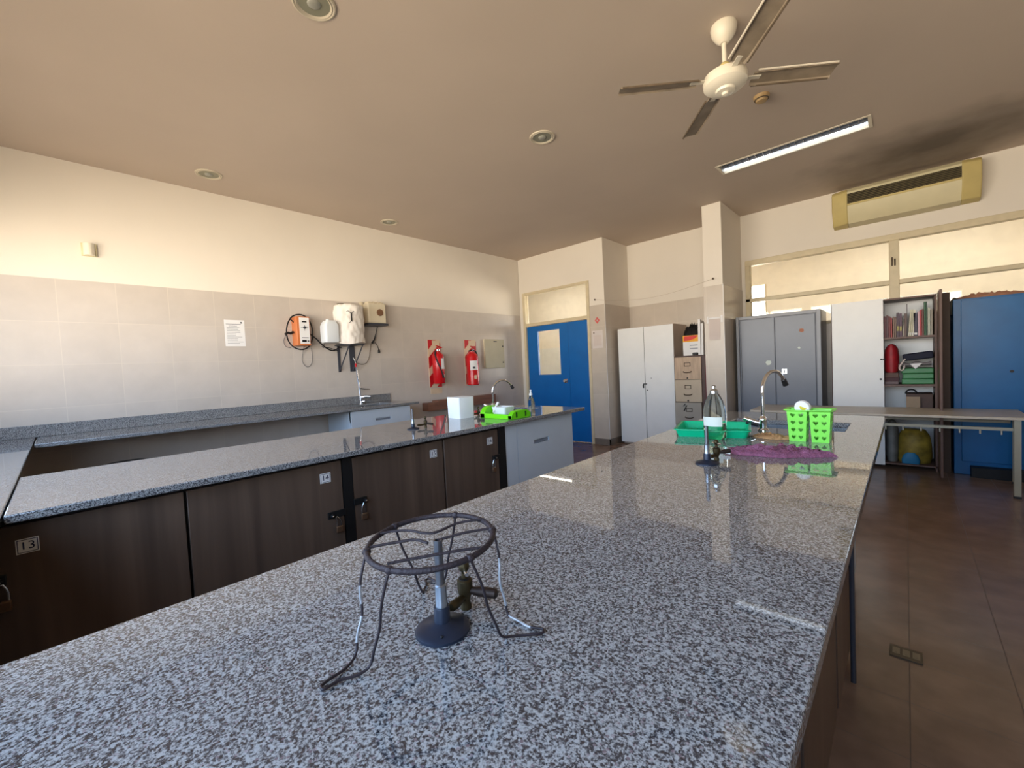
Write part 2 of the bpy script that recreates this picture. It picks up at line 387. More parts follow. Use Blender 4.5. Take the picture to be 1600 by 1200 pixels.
# door 1 with transom
df = MB(); y0, y1 = 5.93, 6.02
df.box(-5.17, -5.115, y0, y1, 0, 2.665).box(-3.795, -3.745, y0, y1, 0, 2.665).box(-5.115, -3.795, y0, y1, 2.625, 2.665).box(-5.115, -3.795, y0, y1, 2.045, 2.105)
door = struct('door_1', df, M_frame, bevel=.004)
lf = MB(); T = lambda a, b_, d: V((a, 5.965 + d, b_))
lf.panel([(-5.112, .01), (-4.205, .01), (-4.205, 2.04), (-5.112, 2.04)], [[(-4.877, 1.16), (-4.385, 1.16), (-4.385, 1.945), (-4.877, 1.945)]], T, .04)
leaf = lf.done('door_leaf', M_blue, door)
MB().box(-4.2, -3.8, 5.965, 6.005, .01, 2.04).done('door_leaf', M_blue, door)
MB().box(-4.877, -4.385, 5.98, 5.986, 1.16, 1.945).done('glass_pane', M_pane, leaf)
k = MB().lathe([(.035, 0), (.035, .008), (.016, .012), (.014, .04), (.03, .05), (.034, .065), (.022, .08)], (-4.27, 5.965, 1.045), axis=(0, -1, 0)).done('door_knob', M_chrome, leaf)
k['label'] = 'chrome knob on a dark rose'
MB().box(-5.115, -3.795, 5.985, 5.991, 2.105, 2.625).done('transom_pane', M_pane, door)

# window 1: transom band of the far right wall
wf_ = MB(); y0, y1 = 6.695, 6.80
wf_.box(-1.65, 2.6, y0, y1, 2.575, 2.65).box(-1.65, 2.6, y0, y1, 2.07, 2.12).box(-1.65, -1.59, y0, y1, WZ0, 2.575).box(-1.65, 2.6, y0, y1, WZ0, WZ0 + .04)
wf_.box(-.135, -.045, y0 - .01, y1, WZ0 + .04, 2.575).box(1.4, 1.49, y0 - .01, y1, WZ0 + .04, 2.575)
win = struct('window_1', wf_, M_frame, bevel=.006)
for a, c in ((-1.59, -.135), (-.045, 1.4), (1.49, 2.6)):
    MB().box(a, c, 6.76, 6.766, 2.12, 2.575).done('glass_pane', M_pane, win)
    MB().box(a, c, 6.76, 6.766, WZ0 + .04, 2.07).done('glass_pane', M_pane, win)
MB().box(-.115, -.1, 6.675, 6.686, 2.28, 2.38).box(-.09, -.075, 6.675, 6.686, 2.28, 2.36).done('latch', M_dust, win)

# corridor beyond
cw = MB().box(-8.5, -5.4, 9.0, 9.1, 0, 3.35).box(-5.4, -1.87, 9.0, 9.1, 0, 1.0).box(-5.4, -1.87, 9.0, 9.1, 2.62, 3.35).box(-1.87, 2.2, 9.0, 9.1, 0, 3.35).box(2.2, 3.9, 9.0, 9.1, 0, 1.0).box(2.2, 3.9, 9.0, 9.1, 2.62, 3.35).box(3.9, 4.0, 9.0, 9.1, 0, 3.35)
cwo = struct('wall_corridor', cw, M_frost)
struct('trim_3', MB().box(-8.5, -5.42, 8.985, 9.0, .0, 1.77), mat('pale_corridor_tile', (228, 228, 222), .3))
struct('window_2', MB().box(-5.4, -5.36, 9.02, 9.06, 1.0, 2.62).box(-4.3, -4.26, 9.02, 9.06, 1.0, 2.62).box(-3.2, -3.16, 9.02, 9.06, 1.0, 2.62).box(-1.9, -1.87, 9.02, 9.06, 1.0, 2.62).box(2.2, 2.24, 9.02, 9.06, 1.0, 2.62).box(3.86, 3.9, 9.02, 9.06, 1.0, 2.62), M_frame)  # only one end shows; rest widened, far right opening added to light the corridor
struct('ceiling_corridor', MB().box(-8.5, 4.0, 6.9, 9.1, 3.35, 3.45), M_frost)
struct('wall_corridor_left', MB().box(-8.6, -8.5, 6.0, 9.1, 0, 3.45).box(-8.6, XL - .15, 5.95, 6.1, 0, 3.45), M_frost)
struct('wall_corridor_right', MB().box(4.0, 4.1, 6.5, 9.1, 0, 3.45).box(3.1, 4.0, 6.75, 6.87, 0, 3.35), M_frost)
struct('ceiling_lobby', MB().box(-8.5, -3.62, 6.1, 6.9, 3.35, 3.45), M_frost)
struct('floor_corridor', MB().box(-8.6, -5.45, 5.95, 9.2, -.1, 0).box(3.1, 4.1, 6.5, 9.2, -.1, 0), M_floor)
for x, lab in ((-6.3, 'long ceiling light seen through the door transom, glow added to fill the corridor'), (.3, 'added fill light brightening the corridor behind the cabinets')):
    t = thing('corridor_fill_light', lab, 'ceiling light', (x, 7.9, 3.35))  # first fitting real, its glow added; second fitting added to brighten the corridor
    MB().box(x - .65, x + .65, 7.82, 7.98, 3.30, 3.35).done('housing', M_fan, t)
    MB().box(x - .62, x + .62, 7.84, 7.96, 3.275, 3.30).done('diffuser', M_fillglow, t)

# ================================================================== BENCHES
def slab(name, x0, x1, y0, y1, label, hole=None, splash=None):
    m = MB(); z0, z1 = .922, .95
    if hole:
        a, b_, c, d = hole
        m.panel([(x0, y0), (x1, y0), (x1, y1), (x0, y1)], [[(a, c), (b_, c), (b_, d), (a, d)]], lambda p, q, h: V((p, q, z0 + h)), z1 - z0)
    else: m.box(x0, x1, y0, y1, z0, z1)
    o = tag(m.done(name, M_granite, bevel=.004), label, 'worktop')
    return o
def sink(x0, x1, y0, y1, label):
    t = thing('steel_sink', label, 'sink', ((x0 + x1) / 2, (y0 + y1) / 2, .78))
    m = MB(); z0, z1, w_ = .79, .9215, .012
    m.box(x0 - w_, x0, y0 - w_, y1 + w_, z0, z1).box(x1, x1 + w_, y0 - w_, y1 + w_, z0, z1).box(x0, x1, y0 - w_, y0, z0, z1).box(x0, x1, y1, y1 + w_, z0, z1).box(x0 - w_, x1 + w_, y0 - w_, y1 + w_, z0 - .01, z0)
    m.done('basin', M_steel, t)
    MB().lathe([(.04, 0), (.04, .004), (.025, .005)], ((x0 + x1) / 2, (y0 + y1) / 2, z0)).done('drain', M_chrome, t)
NB = slab('near_worktop', -.94, -.083, YW + .02, 3.16, 'speckled grey granite worktop in the foreground carrying the iron stand', (-.76, -.215, 2.5, 2.82))
LB = slab('middle_worktop', -2.90, -2.05, -.14, 3.11, 'granite worktop of the middle bench over the walnut cupboards', (-2.82, -2.42, 2.62, 2.95))
WB = slab('window_worktop', XL, -1.2, YW + .01, -.146, 'granite worktop running across the left end under the windows')
BB = slab('wall_worktop', XL, -4.555, -.14, 3.13, 'narrow granite worktop along the tiled left wall', (-5.12, -4.68, 2.42, 2.9))
MB().box(XL, XL + .02, YW + .01, 3.13, .95, 1.05).done('backsplash', M_granite, BB, bevel=.003)
sink(-.76, -.215, 2.5, 2.82, 'stainless steel sink sunk in the near worktop behind the green basket')
sink(-2.82, -2.42, 2.62, 2.95, 'stainless steel sink in the middle worktop behind the lime dish rack')
sink(-5.12, -4.68, 2.42, 2.9, 'stainless steel sink in the wall worktop below the hanging bracket')

def tag_plate(txt, x, y, z, parent):
    p = MB().box(x, x + .002, y - .026, y + .026, z - .024, z + .024).done('number_plate', M_paper, parent)
    MB().text(txt, .036, (x + .0024, y, z), (0, 1, 0), (0, 0, 1)).done('number', M_inkblue, p)
    MB().panel([(y - .023, z - .021), (y + .023, z - .021), (y + .023, z + .021), (y - .023, z + .021)], [[(y - .021, z - .019), (y + .021, z - .019), (y + .021, z + .019), (y - .021, z + .019)]], lambda a, b_, h: V((x + .002 + h, a, b_)), .0006).done('number_border', M_inkblue, p)
def cupboard(label, y0, y1, doors, posts, xf, xb, name='walnut_cupboard', side=1):
    t = thing(name, label, 'cupboard', ((xf + xb) / 2, (y0 + y1) / 2, 0))
    MB().box(xb, xf - .022 * side, y0, y1, .1, .915).box(xb, xf - .06 * side, y0 + .01, y1 - .01, 0, .1).done('carcass', M_blackmetal, t)
    for a, b_, txt, ty in doors:
        d = MB().box(xf - .02 * side, xf, a + .003, b_ - .003, .11, .9).done('door', M_walnut, t, bevel=.002)
        if txt: tag_plate(txt, xf, ty, .827, t)
    for a, b_ in posts:
        MB().box(xf - .022 * side, xf + .004 * side, a, b_, 0.0, .92).done('post', M_blackmetal, t)
    return t
XF = -2.12
c1 = cupboard('walnut cupboard under the middle worktop, nearest the windows, door numbered 13', -.84, .32, [(-.84, -.30, None, 0), (-.25, .318, '13', -.1)], [(-.30, -.25)], XF, -2.82)
c2 = cupboard('walnut cupboard under the middle worktop with doors numbered 14 and 15', .32, 1.615, [(.322, .964, '14', .877), (1.016, 1.612, '15', 1.537)], [(.964, 1.016)], XF, -2.82)
c3 = cupboard('walnut cupboard under the middle worktop with door 16 beside the white sink cabinet', 1.615, 2.17, [(1.618, 2.10, '16', 2.016)], [(2.10, 2.17)], XF, -2.82)
def hasp(parent, ya, yb, z, lock_y, lock_z, pl_lab, knob=True):
    h = MB().box(XF + .004, XF + .012, min(ya, yb), max(ya, yb), z - .017, z + .017)
    h.cyl((XF + .012, ya + (.015 if yb > ya else -.015), z), (XF + .03, ya + (.015 if yb > ya else -.015), z), .009, n=10)
    h = h.done('hasp', M_blackmetal, parent, bevel=.002)
    ys = ya + (.015 if yb > ya else -.015)
    MB().sphere((XF + .031, ys, z), .005, n=8).done('staple', M_chrome, h)
    p = thing('padlock', pl_lab, 'padlock', (XF + .02, lock_y, lock_z), 'padlocks on the walnut cupboards')
    MB().box(XF + .008, XF + .024, lock_y - .017, lock_y + .017, lock_z - .034, lock_z).done('lock_body', M_padlock, p, bevel=.004)
    MB().tube([(XF + .016, lock_y - .011, lock_z), (XF + .016, lock_y - .011, lock_z + .03), (XF + .018, (lock_y + ys) / 2, z - .004), (XF + .016, lock_y + .011, lock_z + .03), (XF + .016, lock_y + .011, lock_z)], .003, n=6, smooth=1).done('shackle', M_steel, p)
hasp(c2, .875, .966, .635, .925, .575, 'small brass padlock hanging left of the black post below number 14')
hasp(c2, 1.085, 1.012, .668, 1.06, .60, 'small brass padlock hanging right of the black post on door 15')
hasp(c3, 2.03, 2.10, .705, 2.03, .64, 'small brass padlock by the black post on door 16')
hasp(c1, -.15, -.25, .735, -.16, .67, 'small padlock in the dark below number 13')

def sink_cabinet(label, xf, xb, y0, ysplit, y1, hy0, hy1, hz):
    t = thing('white_sink_cabinet', label, 'cabinet', ((xf + xb) / 2, (y0 + y1) / 2, 0))
    MB().box(xb, xf - .022, y0, y1, .08, .79).box(xb, xf - .022, y0, y0 + .018, .79, .915).box(xb, xf - .022, y1 - .018, y1, .79, .915).box(xf - .04, xf - .022, y0, y1, .79, .915).box(xb, xf - .06, y0 + .01, y1 - .01, 0, .08).done('carcass', M_greyw, t)
    if ysplit > y0 + .01: MB().box(xf - .02, xf, y0, ysplit - .002, .085, .912).done('filler_panel', M_greyw, t, bevel=.002)
    d = MB().panel([(ysplit + .002, .085), (y1, .085), (y1, .912), (ysplit + .002, .912)], [[(hy0, hz - .016), (hy1, hz - .016), (hy1, hz + .016), (hy0, hz + .016)]], lambda a, b_, h: V((xf - .02 + h, a, b_)), .02).done('door', M_greyw, t)
    MB().box(xf - .021, xf - .012, hy0 + .012, hy1, hz - .012, hz + .004).done('slot_handle', mat('dull_handle', (120, 126, 138), .4), d)
    return t
sink_cabinet('pale grey sink cabinet with slot handle at the end of the middle bench', XF, -2.84, 2.172, 2.30, 3.01, 2.49, 2.68, .742)
sink_cabinet('pale grey sink cabinet with slot handle under the worktop along the left wall', -4.6, -5.2, 2.237, 2.237, 3.02, 2.54, 2.74, .79)
# near bench stands on dark cupboards set well back, white sink cabinet at the end
t = thing('near_bench_cupboard', 'dark walnut cupboard set back under the near granite worktop', 'cupboard', (-.55, 1.0, 0))
MB().box(-.86, -.20, YW + .05, 2.36, .08, .915).done('carcass', M_blackmetal, t)
MB().cyl((-.165, 2.10, 0), (-.165, 2.10, .92), .009, n=10).done('pipe_post', M_greydark, t)
for a in (-.8, -.16, .48, 1.12, 1.76): MB().box(-.2, -.18, a, a + .6, .1, .9).done('door', M_walnut, t, bevel=.002)
t = thing('near_sink_cabinet', 'pale sink cabinet under the far end of the near worktop', 'cabinet', (-.5, 2.75, 0))
MB().box(-.86, -.24, 2.38, 3.10, .06, .775).done('carcass', M_greyw, t)
MB().box(-.24, -.222, 2.39, 3.09, .07, .9).done('door', M_greyw, t)

# stool under the wall bench
t = thing('round_stool', 'dark round stool in the shadow between the wall bench and middle bench', 'stool', (-4.75, .36, 0))
MB().lathe([(.15, 0), (.165, .012), (.165, .03), (.15, .04)], (-4.75, .36, .66)).done('seat', M_greydark, t)
for a in range(4):
    an = PI / 4 + a * PI / 2; MB().tube([(-4.75 + .1 * math.cos(an), .36 + .1 * math.sin(an), .66), (-4.75 + .19 * math.cos(an), .36 + .19 * math.sin(an), 0.008)], .011).done('leg', M_blackmetal, t)
MB().tube([(-4.75 + .145 * math.cos(i * PI / 8), .36 + .145 * math.sin(i * PI / 8), .3) for i in range(16)], .007, closed=True).done('foot_ring', M_blackmetal, t)

# ================================================================== iron stand over burner
ang = lambda a, r, z, c=(-.517, .3625): V((c[0] + r * math.cos(a), c[1] + r * math.sin(a), z))
RC = V((-.517, .3625, 1.0845)); RR = .0913
def ring_z(x, y): return RC.z - .0107 * (x - RC.x) + .0434 * (y - RC.y)
t = thing('iron_tripod_stand', 'rusty iron wire tripod ring stand over the burner in the foreground', 'tripod stand', (-.517, .3625, .95))
pts = []
for i in range(40):
    a = 2 * PI * i / 40; x, y = RC.x + RR * math.cos(a), RC.y + RR * math.sin(a); pts.append((x, y, ring_z(x, y)))
MB().tube(pts, .0042, n=10, closed=True).done('ring', M_rust, t)
# four bars across the ring; image measured end points
u = V((.7415, .6710, 0)); vv = V((-.6710, .7415, 0))
def rp_(a, b_, dz=0):
    p = RC + u * a + vv * b_; return (p.x, p.y, ring_z(p.x, p.y) + dz)
for bar in ([(-.0844, .0263, .003), (-.0674, .0317, .003), (-.0407, .032, .003), (-.0079, .0162, .001), (.0088, .0245, .001), (.0317, .0497, .003), (.0749, .0553, .003)],
            [(-.0861, -.0185, .002), (-.0667, -.0132, .003), (-.0407, -.0076, .003), (-.0212, -.0049, .004), (-.0019, -.0165, .002)],
            [(.0104, -.0049, .0), (.0353, .0057, .002), (.0627, .0134, .003), (.0857, .019, .002)],
            [(-.0443, -.0698, .002), (-.0121, -.0626, .003), (.0186, -.0549, .003), (.05, -.047, .003), (.0776, -.0409, .002)]):
    MB().tube([rp_(*q) for q in bar], .0021, smooth=2).done('cross_bar', M_rust, t)
rr = random.Random(3)
def ringpt(p):
    d = (V((p[0], p[1], 0)) - V((RC.x, RC.y, 0))).normalized() * RR; x, y = RC.x + d.x, RC.y + d.y; return V((x, y, ring_z(x, y)))
M_legwire = mat('worn_leg_wire', (50, 42, 46), .5, metal=.4, var=.25, scale=60)
n, l, b = nodes(M_legwire); base = b.inputs['Base Color'].links[0].from_socket
t_ = n.new('ShaderNodeTexCoord'); wz = n.new('ShaderNodeTexNoise'); wz.inputs['Scale'].default_value = 13; wz.inputs['Detail'].default_value = 1.5; l.new(t_.outputs['Object'], wz.inputs[0])
wm_ = n.new('ShaderNodeMapRange'); l.new(wz.outputs[0], wm_.inputs[0]); wm_.inputs[1].default_value = .66; wm_.inputs[2].default_value = .70
l.new(mix(n, l, wm_.outputs[0], base, lin((176, 180, 186))), b.inputs['Base Color'])
M_wireworn = mat('worn_bright_wire', (168, 172, 178), .35, metal=.6, var=.3, scale=90)
for h1, tip, h2, ra, rb in (((-.546, .252), (-.526, .196), (-.508, .252), (-.5646, .2811), (-.491, .2814)),
                            ((-.416, .398), (-.384, .452), (-.448, .443), (-.4247, .3574), (-.465, .4348)),
                            ((-.598, .398), (-.645, .437), (-.606, .447), (-.6077, .3574), (-.5599, .4446))):
    z = .9533; m = MB(); a, b_ = ringpt(ra), ringpt(rb)
    H1, H2, TP = V((*h1, z)), V((*h2, z)), V((*tip, z))
    def side(P, Q, k):
        o = (V((P.x, P.y, 0)) - V((RC.x, RC.y, 0))).normalized()
        return [P, P.lerp(Q, .12) + o * .003, P.lerp(Q, .35) + o * .006 * k, P.lerp(Q, .6) - o * .003, P.lerp(Q, .8) + o * .003 * k, Q + V((0, 0, .004))]
    wob = lambda A, B: [A.lerp(B, .35) + (A - B).cross(V((0, 0, 1))) * .06, A.lerp(B, .7) - (A - B).cross(V((0, 0, 1))) * .04]
    sd = (H1 - H2).normalized() * .005; tp1 = TP + sd; tp2 = TP - sd
    path = side(a, H1, 1) + wob(H1, TP) + [tp1, TP, tp2] + wob(TP, H2) + side(b_, H2, .7)[::-1]
    m.tube(path, .0019, n=8, smooth=2)
    leg = m.done('leg', M_legwire, t)
    sp_ = [V(q) for q in path]
    for _ in range(2):
        sp_ = [sp_[0]] + [x for i_ in range(len(sp_) - 1) for x in (sp_[i_] * .75 + sp_[i_ + 1] * .25, sp_[i_] * .25 + sp_[i_ + 1] * .75)] + [sp_[-1]]
    for f0, f1 in ((((.12, .17), (.185, .25)) if h1[0] < -.54 and h1[1] < .3 else ((.60, .70), (.74, .88)) if h1[0] > -.45 else ())):
        k0, k1 = int(f0 * len(sp_)), int(f1 * len(sp_)); MB().tube(sp_[k0:k1 + 1], .00205, n=8).done('worn_section', M_wireworn, leg)['label'] = 'bright worn stretch of the wire'
    for p in (a, b_): MB().sphere(p, .0065, (1, 1, .9), n=10).done('weld', M_rust, leg)
# burner under the stand
def burner(c, label, s=1.0, group=None, handle=0.0):
    t = thing('gas_burner', label, 'gas burner', c)
    x, y, z = c
    MB().lathe([(.040 * s, 0), (.040 * s, .004), (.036 * s, .007), (.030 * s, .0085), (.018 * s, .0125), (.0125 * s, .0155), (.0115 * s, .036), (.011 * s, .037)], c, n=36).done('foot', M_burner, t)
    MB().lathe([(.0085 * s, .034), (.0095 * s, .037), (.0085 * s, .040), (.0085 * s, .068), (.0065 * s, .070)], c, n=20).done('collar', M_alu, t)
    MB().lathe([(.0065 * s, .068), (.0065 * s, .136), (.0045 * s, .136), (.0045 * s, .11)], c, n=20).done('tube', mat('burner_tube', (104, 104, 108), .35, metal=.8, var=.15, scale=80), t)
    return t
b1 = burner((-.505, .365, .95), 'laboratory gas burner with blue-grey foot standing under the tripod ring')
MB().sphere((-.481, .345, .9595), .0022, n=8).done('screw_hole', M_black, b1)
def gas_tap(c, to, tail, label, s=1.0):
    x, y, z = c; t = thing('gas_tap', label, 'gas tap', c)
    MB().lathe([(.009, 0), (.009, .006), (.007, .012), (.0085, .018), (.0115, .026), (.0125, .036), (.0125, .046), (.0105, .048), (.005, .05), (.005, .058)], c, n=18).done('body', M_brass, t)
    MB().lathe([(.0095, .046), (.0095, .0495), (.006, .05)], c, n=18).done('packing_nut', M_blackmetal, t)
    MB().sphere((x, y, z + .068), .009, (1, 1, 1.1), n=12).done('knob', M_brass, t)
    d = V((.55, -.3, 0)).normalized()
    p = V((x, y, z + .064)); MB().cyl(p - d * .018, p + d * .022, .0032, n=10).done('lever', M_chrome, t)
    pts = [V((x, y, z + .022)), (V((x, y, z + .022)) + V(to)) / 2 + V((0, 0, -.002)), V(to)]
    MB().tube(pts, [.006, .0075, .005], n=10, smooth=1).done('outlet', M_brass, t)
    tl = V(tail); a = V((x, y, z + .03)); dd = (tl - a)
    MB().tube([a, a + dd * .3, a + dd * .34, a + dd * .8, tl], [.006, .0065, .008, .008, .005], n=12, smooth=1).done('hose_tail', mat('dark_brass', (52, 40, 34), .5, metal=.6, var=.3, scale=60), t)
gas_tap((-.522, .425, .95), (-.507, .383, .975), (-.474, .450, .978), 'aged brass gas tap behind the burner under the tripod stand')

# ---------------------------------------------------------------- second burner and things on the near worktop
burner((-.527, 1.575, .95), 'gas burner with dark foot in front of the clear detergent bottle', 1.0)
gas_tap((-.515, 1.64, .95), (-.524, 1.60, .972), (-.475, 1.67, .985), 'dark gas tap just behind the second burner on the near worktop')
TR = thing('green_tray', 'emerald green plastic tray lying behind the detergent bottle', 'tray', (-.70, 2.24, .95))
trm = MB(); Rz = Matrix.Rotation(math.radians(14), 3, 'Z')
def rrect(c, Rz, sx, sy, z, r=.02, n=5):
    pts = []
    for qx, qy, a0 in ((1, 1, 0), (-1, 1, PI / 2), (-1, -1, PI), (1, -1, 1.5 * PI)):
        for i in range(n): a = a0 + i * PI / 2 / (n - 1); pts.append(V(c) + Rz @ V((qx * (sx / 2 - r) + r * math.cos(a), qy * (sy / 2 - r) + r * math.sin(a), z)))
    return pts
c = (-.715, 2.235, .95)
trm.loft([rrect(c, Rz, .30, .27, 0), rrect(c, Rz, .325, .295, .036), rrect(c, Rz, .335, .305, .038), rrect(c, Rz, .335, .305, .033)], caps=False)
trm.loft([rrect(c, Rz, .29, .26, .004), rrect(c, Rz, .315, .285, .036), rrect(c, Rz, .325, .295, .0385)], caps=False)
trm.f([trm.bm.verts.new(p) for p in rrect(c, Rz, .30, .27, 0)]); trm.f([trm.bm.verts.new(p) for p in rrect(c, Rz, .29, .26, .004)])
trm.done('tray_body', M_green, TR)
p0 = V(c) + Rz @ V((.1645, -.02, .018)); MB().obox(p0, (.002, .05, .022), (0, 0, math.radians(14))).done('sticker', M_label, TR)
p0 = V(c) + Rz @ V((0, 0, .03))
rib = MB()
for k in range(-4, 5): rib.obox(V(c) + Rz @ V((k * .028, 0, .0065)), (.003, .22, .005), (0, 0, math.radians(14)))
rib.done('ribbed_base', M_green, TR)

# detergent bottle, flattened
def oval(c, rx, ry, z, n=24): return [V((c[0] + rx * math.cos(2 * PI * i / n), c[1] + ry * math.sin(2 * PI * i / n), c[2] + z)) for i in range(n)]
bc = (-.655, 2.075, .95); t = thing('detergent_bottle', 'clear plastic detergent bottle with grey cap in front of the green tray', 'bottle', bc)
prof = [(.040, .026, 0), (.047, .031, .006), (.050, .033, .04), (.050, .033, .09), (.050, .033, .12), (.046, .031, .15), (.038, .028, .178), (.027, .022, .20), (.016, .015, .215), (.012, .012, .220)]
MB().loft([oval(bc, a, b_, z) for a, b_, z in prof]).done('bottle_body', M_glass, t)
MB().loft([oval(bc, a - .003, b_ - .003, z + .001) for a, b_, z in prof[:3]] + [oval(bc, .047, .030, .075)]).done('liquid', M_liquid, t)
MB().lathe([(.018, .212), (.018, .226), (.013, .231), (.010, .236), (.010, .246), (.005, .251)], bc).done('cap', M_steel, t)
lb = MB()
lr = [[V((bc[0] + .0512 * math.cos(a), bc[1] + .034 * math.sin(a), bc[2] + z)) for z in (.062 , .105)] for a in [math.radians(-150 + 10 * i) for i in range(12)]]
for i in range(11): lb.f([lb.bm.verts.new(p) for p in (lr[i][0], lr[i + 1][0], lr[i + 1][1], lr[i][1])])
lb.done('label', M_label, t)

def faucet(c, head, reach, h, label, lever_ang, sc=1.0):
    x, y, z = c; d = V((math.cos(head), math.sin(head), 0)); t = thing('gooseneck_faucet', label, 'faucet', c)
    MB().lathe([(.026, 0), (.026, .006), (.017, .012), (.017, .045), (.019, .05), (.019, .062), (.013, .07), (.011, .075)], c).done('base', M_chrome, t)
    pts = [V(c) + V((0, 0, .07)), V(c) + V((0, 0, .13)) + d * .002]
    n = 10
    for i in range(n + 1):
        a = PI - PI * .86 * i / n
        pts.append(V(c) + V((0, 0, h - reach * .55)) + d * (reach / 2 + reach / 2 * math.cos(a)) + V((0, 0, reach * .55 * math.sin(a))))
    MB().tube(pts, .0085, n=12, smooth=1).done('spout', M_chrome, t)
    e_ = pts[-1]; dn = (pts[-1] - pts[-2]).normalized()
    MB().cyl(e_ - dn * .012, e_ + dn * .022, .012, .014, n=16).done('nozzle', M_black, t)
    la = V((math.cos(lever_ang), math.sin(lever_ang), 0))
    MB().tube([V(c) + V((0, 0, .035)), V(c) + V((0, 0, .042)) + la * .03, V(c) + V((0, 0, .062)) + la * .085], [.012, .011, .012], n=10).done('lever', M_chrome, t)
    p = V(c) + V((0, 0, .030)) + la * .055
    MB().tube([V(c) + V((0, 0, .026)) + la * .02, p + la * .02 + V((0, 0, .012))], .009, n=8).done('lever_grip', M_black, t)
    return t
faucet((-.528, 2.40, .95), math.radians(68), .185, .295, 'tall chrome gooseneck faucet at the sink of the near worktop', math.radians(195))
faucet((-2.64, 2.575, .95), math.radians(62), .19, .27, 'chrome gooseneck faucet behind the lime green dish rack', math.radians(200))

# green heart basket
c = V((-.306, 2.20, .95)); t = thing('cutlery_basket', 'apple green two-cup basket with heart shaped holes by the sink', 'basket', c)
def heart(cx, cy, s):
    pts = []
    for i in range(14):
        a = 2 * PI * i / 14; pts.append((cx + s * .95 * math.sin(a) ** 3, cy + s * (13 * math.cos(a) - 5 * math.cos(2 * a) - 2 * math.cos(3 * a) - math.cos(4 * a)) / 16))
    return pts
for sgn in (-1, 1):
    m = MB(); H = .135; bw, tw = .030, .037; bd, td = .036, .044; cxx = c.x + sgn * .0405; wb = 2 * bw
    corners_b = [(-bw, -bd), (bw, -bd), (bw, bd), (-bw, bd)]; corners_t = [(-tw, -td), (tw, -td), (tw, td), (-tw, td)]
    for i in range(4):
        j = (i + 1) % 4
        B0, B1 = V((cxx + corners_b[i][0], c.y + corners_b[i][1], c.z)), V((cxx + corners_b[j][0], c.y + corners_b[j][1], c.z))
        T0, T1 = V((cxx + corners_t[i][0], c.y + corners_t[i][1], c.z + H)), V((cxx + corners_t[j][0], c.y + corners_t[j][1], c.z + H))
        nn = (B1 - B0).cross(T0 - B0).normalized()
        holes = []
        for r_ in range(4):
            for q_ in (.29, .71): holes.append([(px / 100, py) for px, py in [(hx * 100, hy) for hx, hy in [(q_ + hx * 17, .14 + r_ * .235 + hy * 8.5) for hx, hy in heart(0, 0, .0085)]]])
        def T(a, b_, d, B0=B0, B1=B1, T0=T0, T1=T1, nn=nn): return B0.lerp(B1, a).lerp(T0.lerp(T1, a), b_) - nn * d
        m.panel([(0, 0), (1, 0), (1, 1), (0, 1)], holes, T, .002)
    m.box(cxx - bw, cxx + bw, c.y - bd, c.y + bd, c.z, c.z + .002)
    m.done('cup', M_lime2, t, sharp=30)
rm = MB(); I3 = Matrix.Identity(3)
rm.loft([rrect(c, I3, .158, .092, .13, .012), rrect(c, I3, .182, .112, .135, .02), rrect(c, I3, .182, .112, .138, .02), rrect(c, I3, .156, .09, .134, .012), ], caps=False, closed=True)
rm.done('rim', M_lime2, t)
t = thing('dish_sponge', 'round white sponge with a yellow spot sticking out of the green basket', 'sponge', (-.33, 2.205, 1.05))
MB().cyl((-.334, 2.193, 1.092), (-.328, 2.213, 1.095), .030, n=24).done('sponge_body', M_paper, t, bevel=.003)
MB().cyl((-.3275, 2.1905, 1.096), (-.327, 2.1925, 1.096), .014, n=20).done('spot', M_yellow, t)

# crumpled purple mesh bag, beige scourer heap
def crumple(name, c, lx, ly, h, rz, m, label, cat, seed, taper=.5):
    mb = MB(); Rz = Matrix.Rotation(rz, 3, 'Z'); nu, nv = 44, 18; g_ = []
    for i in range(nu + 1):
        row = []
        for k in range(nv + 1):
            a = i / nu * 2 - 1; b_ = k / nv * 2 - 1
            wdt = (1 - abs(a) ** 3) * (1 - taper * max(0, a)) * (1 + .25 * noise.noise(V((a * 4 + seed, 0, 0))))
            x = a * lx / 2; y = b_ * ly / 2 * max(wdt, .03)
            hh = h * (1 - b_ * b_) ** .7 * (1 - a * a) ** .5 * (.55 + .9 * abs(noise.noise(V((a * 5 + seed, b_ * 3, 2)))) + .5 * abs(noise.noise(V((a * 13 + seed, b_ * 7, 5)))))
            row.append(mb.bm.verts.new(V(c) + Rz @ V((x + .006 * noise.noise(V((a * 6, b_ * 6, seed))), y, .001 + hh))))
        g_.append(row)
    for i in range(nu):
        for k in range(nv): mb.f([g_[i][k], g_[i + 1][k], g_[i + 1][k + 1], g_[i][k + 1]])
    return tag(mb.done(name, m, sharp=80), label, cat)
pb = crumple('mesh_bag', (-.36, 1.84, .95), .37, .12, .034, math.radians(15), M_purple, 'crumpled purple mesh bag lying in front of the green basket', 'bag', 3.1, .72)
MB().obox((-.515, 1.755, .962), (.03, .012, .012), (0.2, .1, .2)).done('bag_tag', M_paper, pb)
crumple('scourer_pile', (-.445, 2.20, .95), .17, .09, .02, math.radians(-4), M_amber, 'flattened amber scourer lying left of the green basket', 'scourer', 8.4, .2)

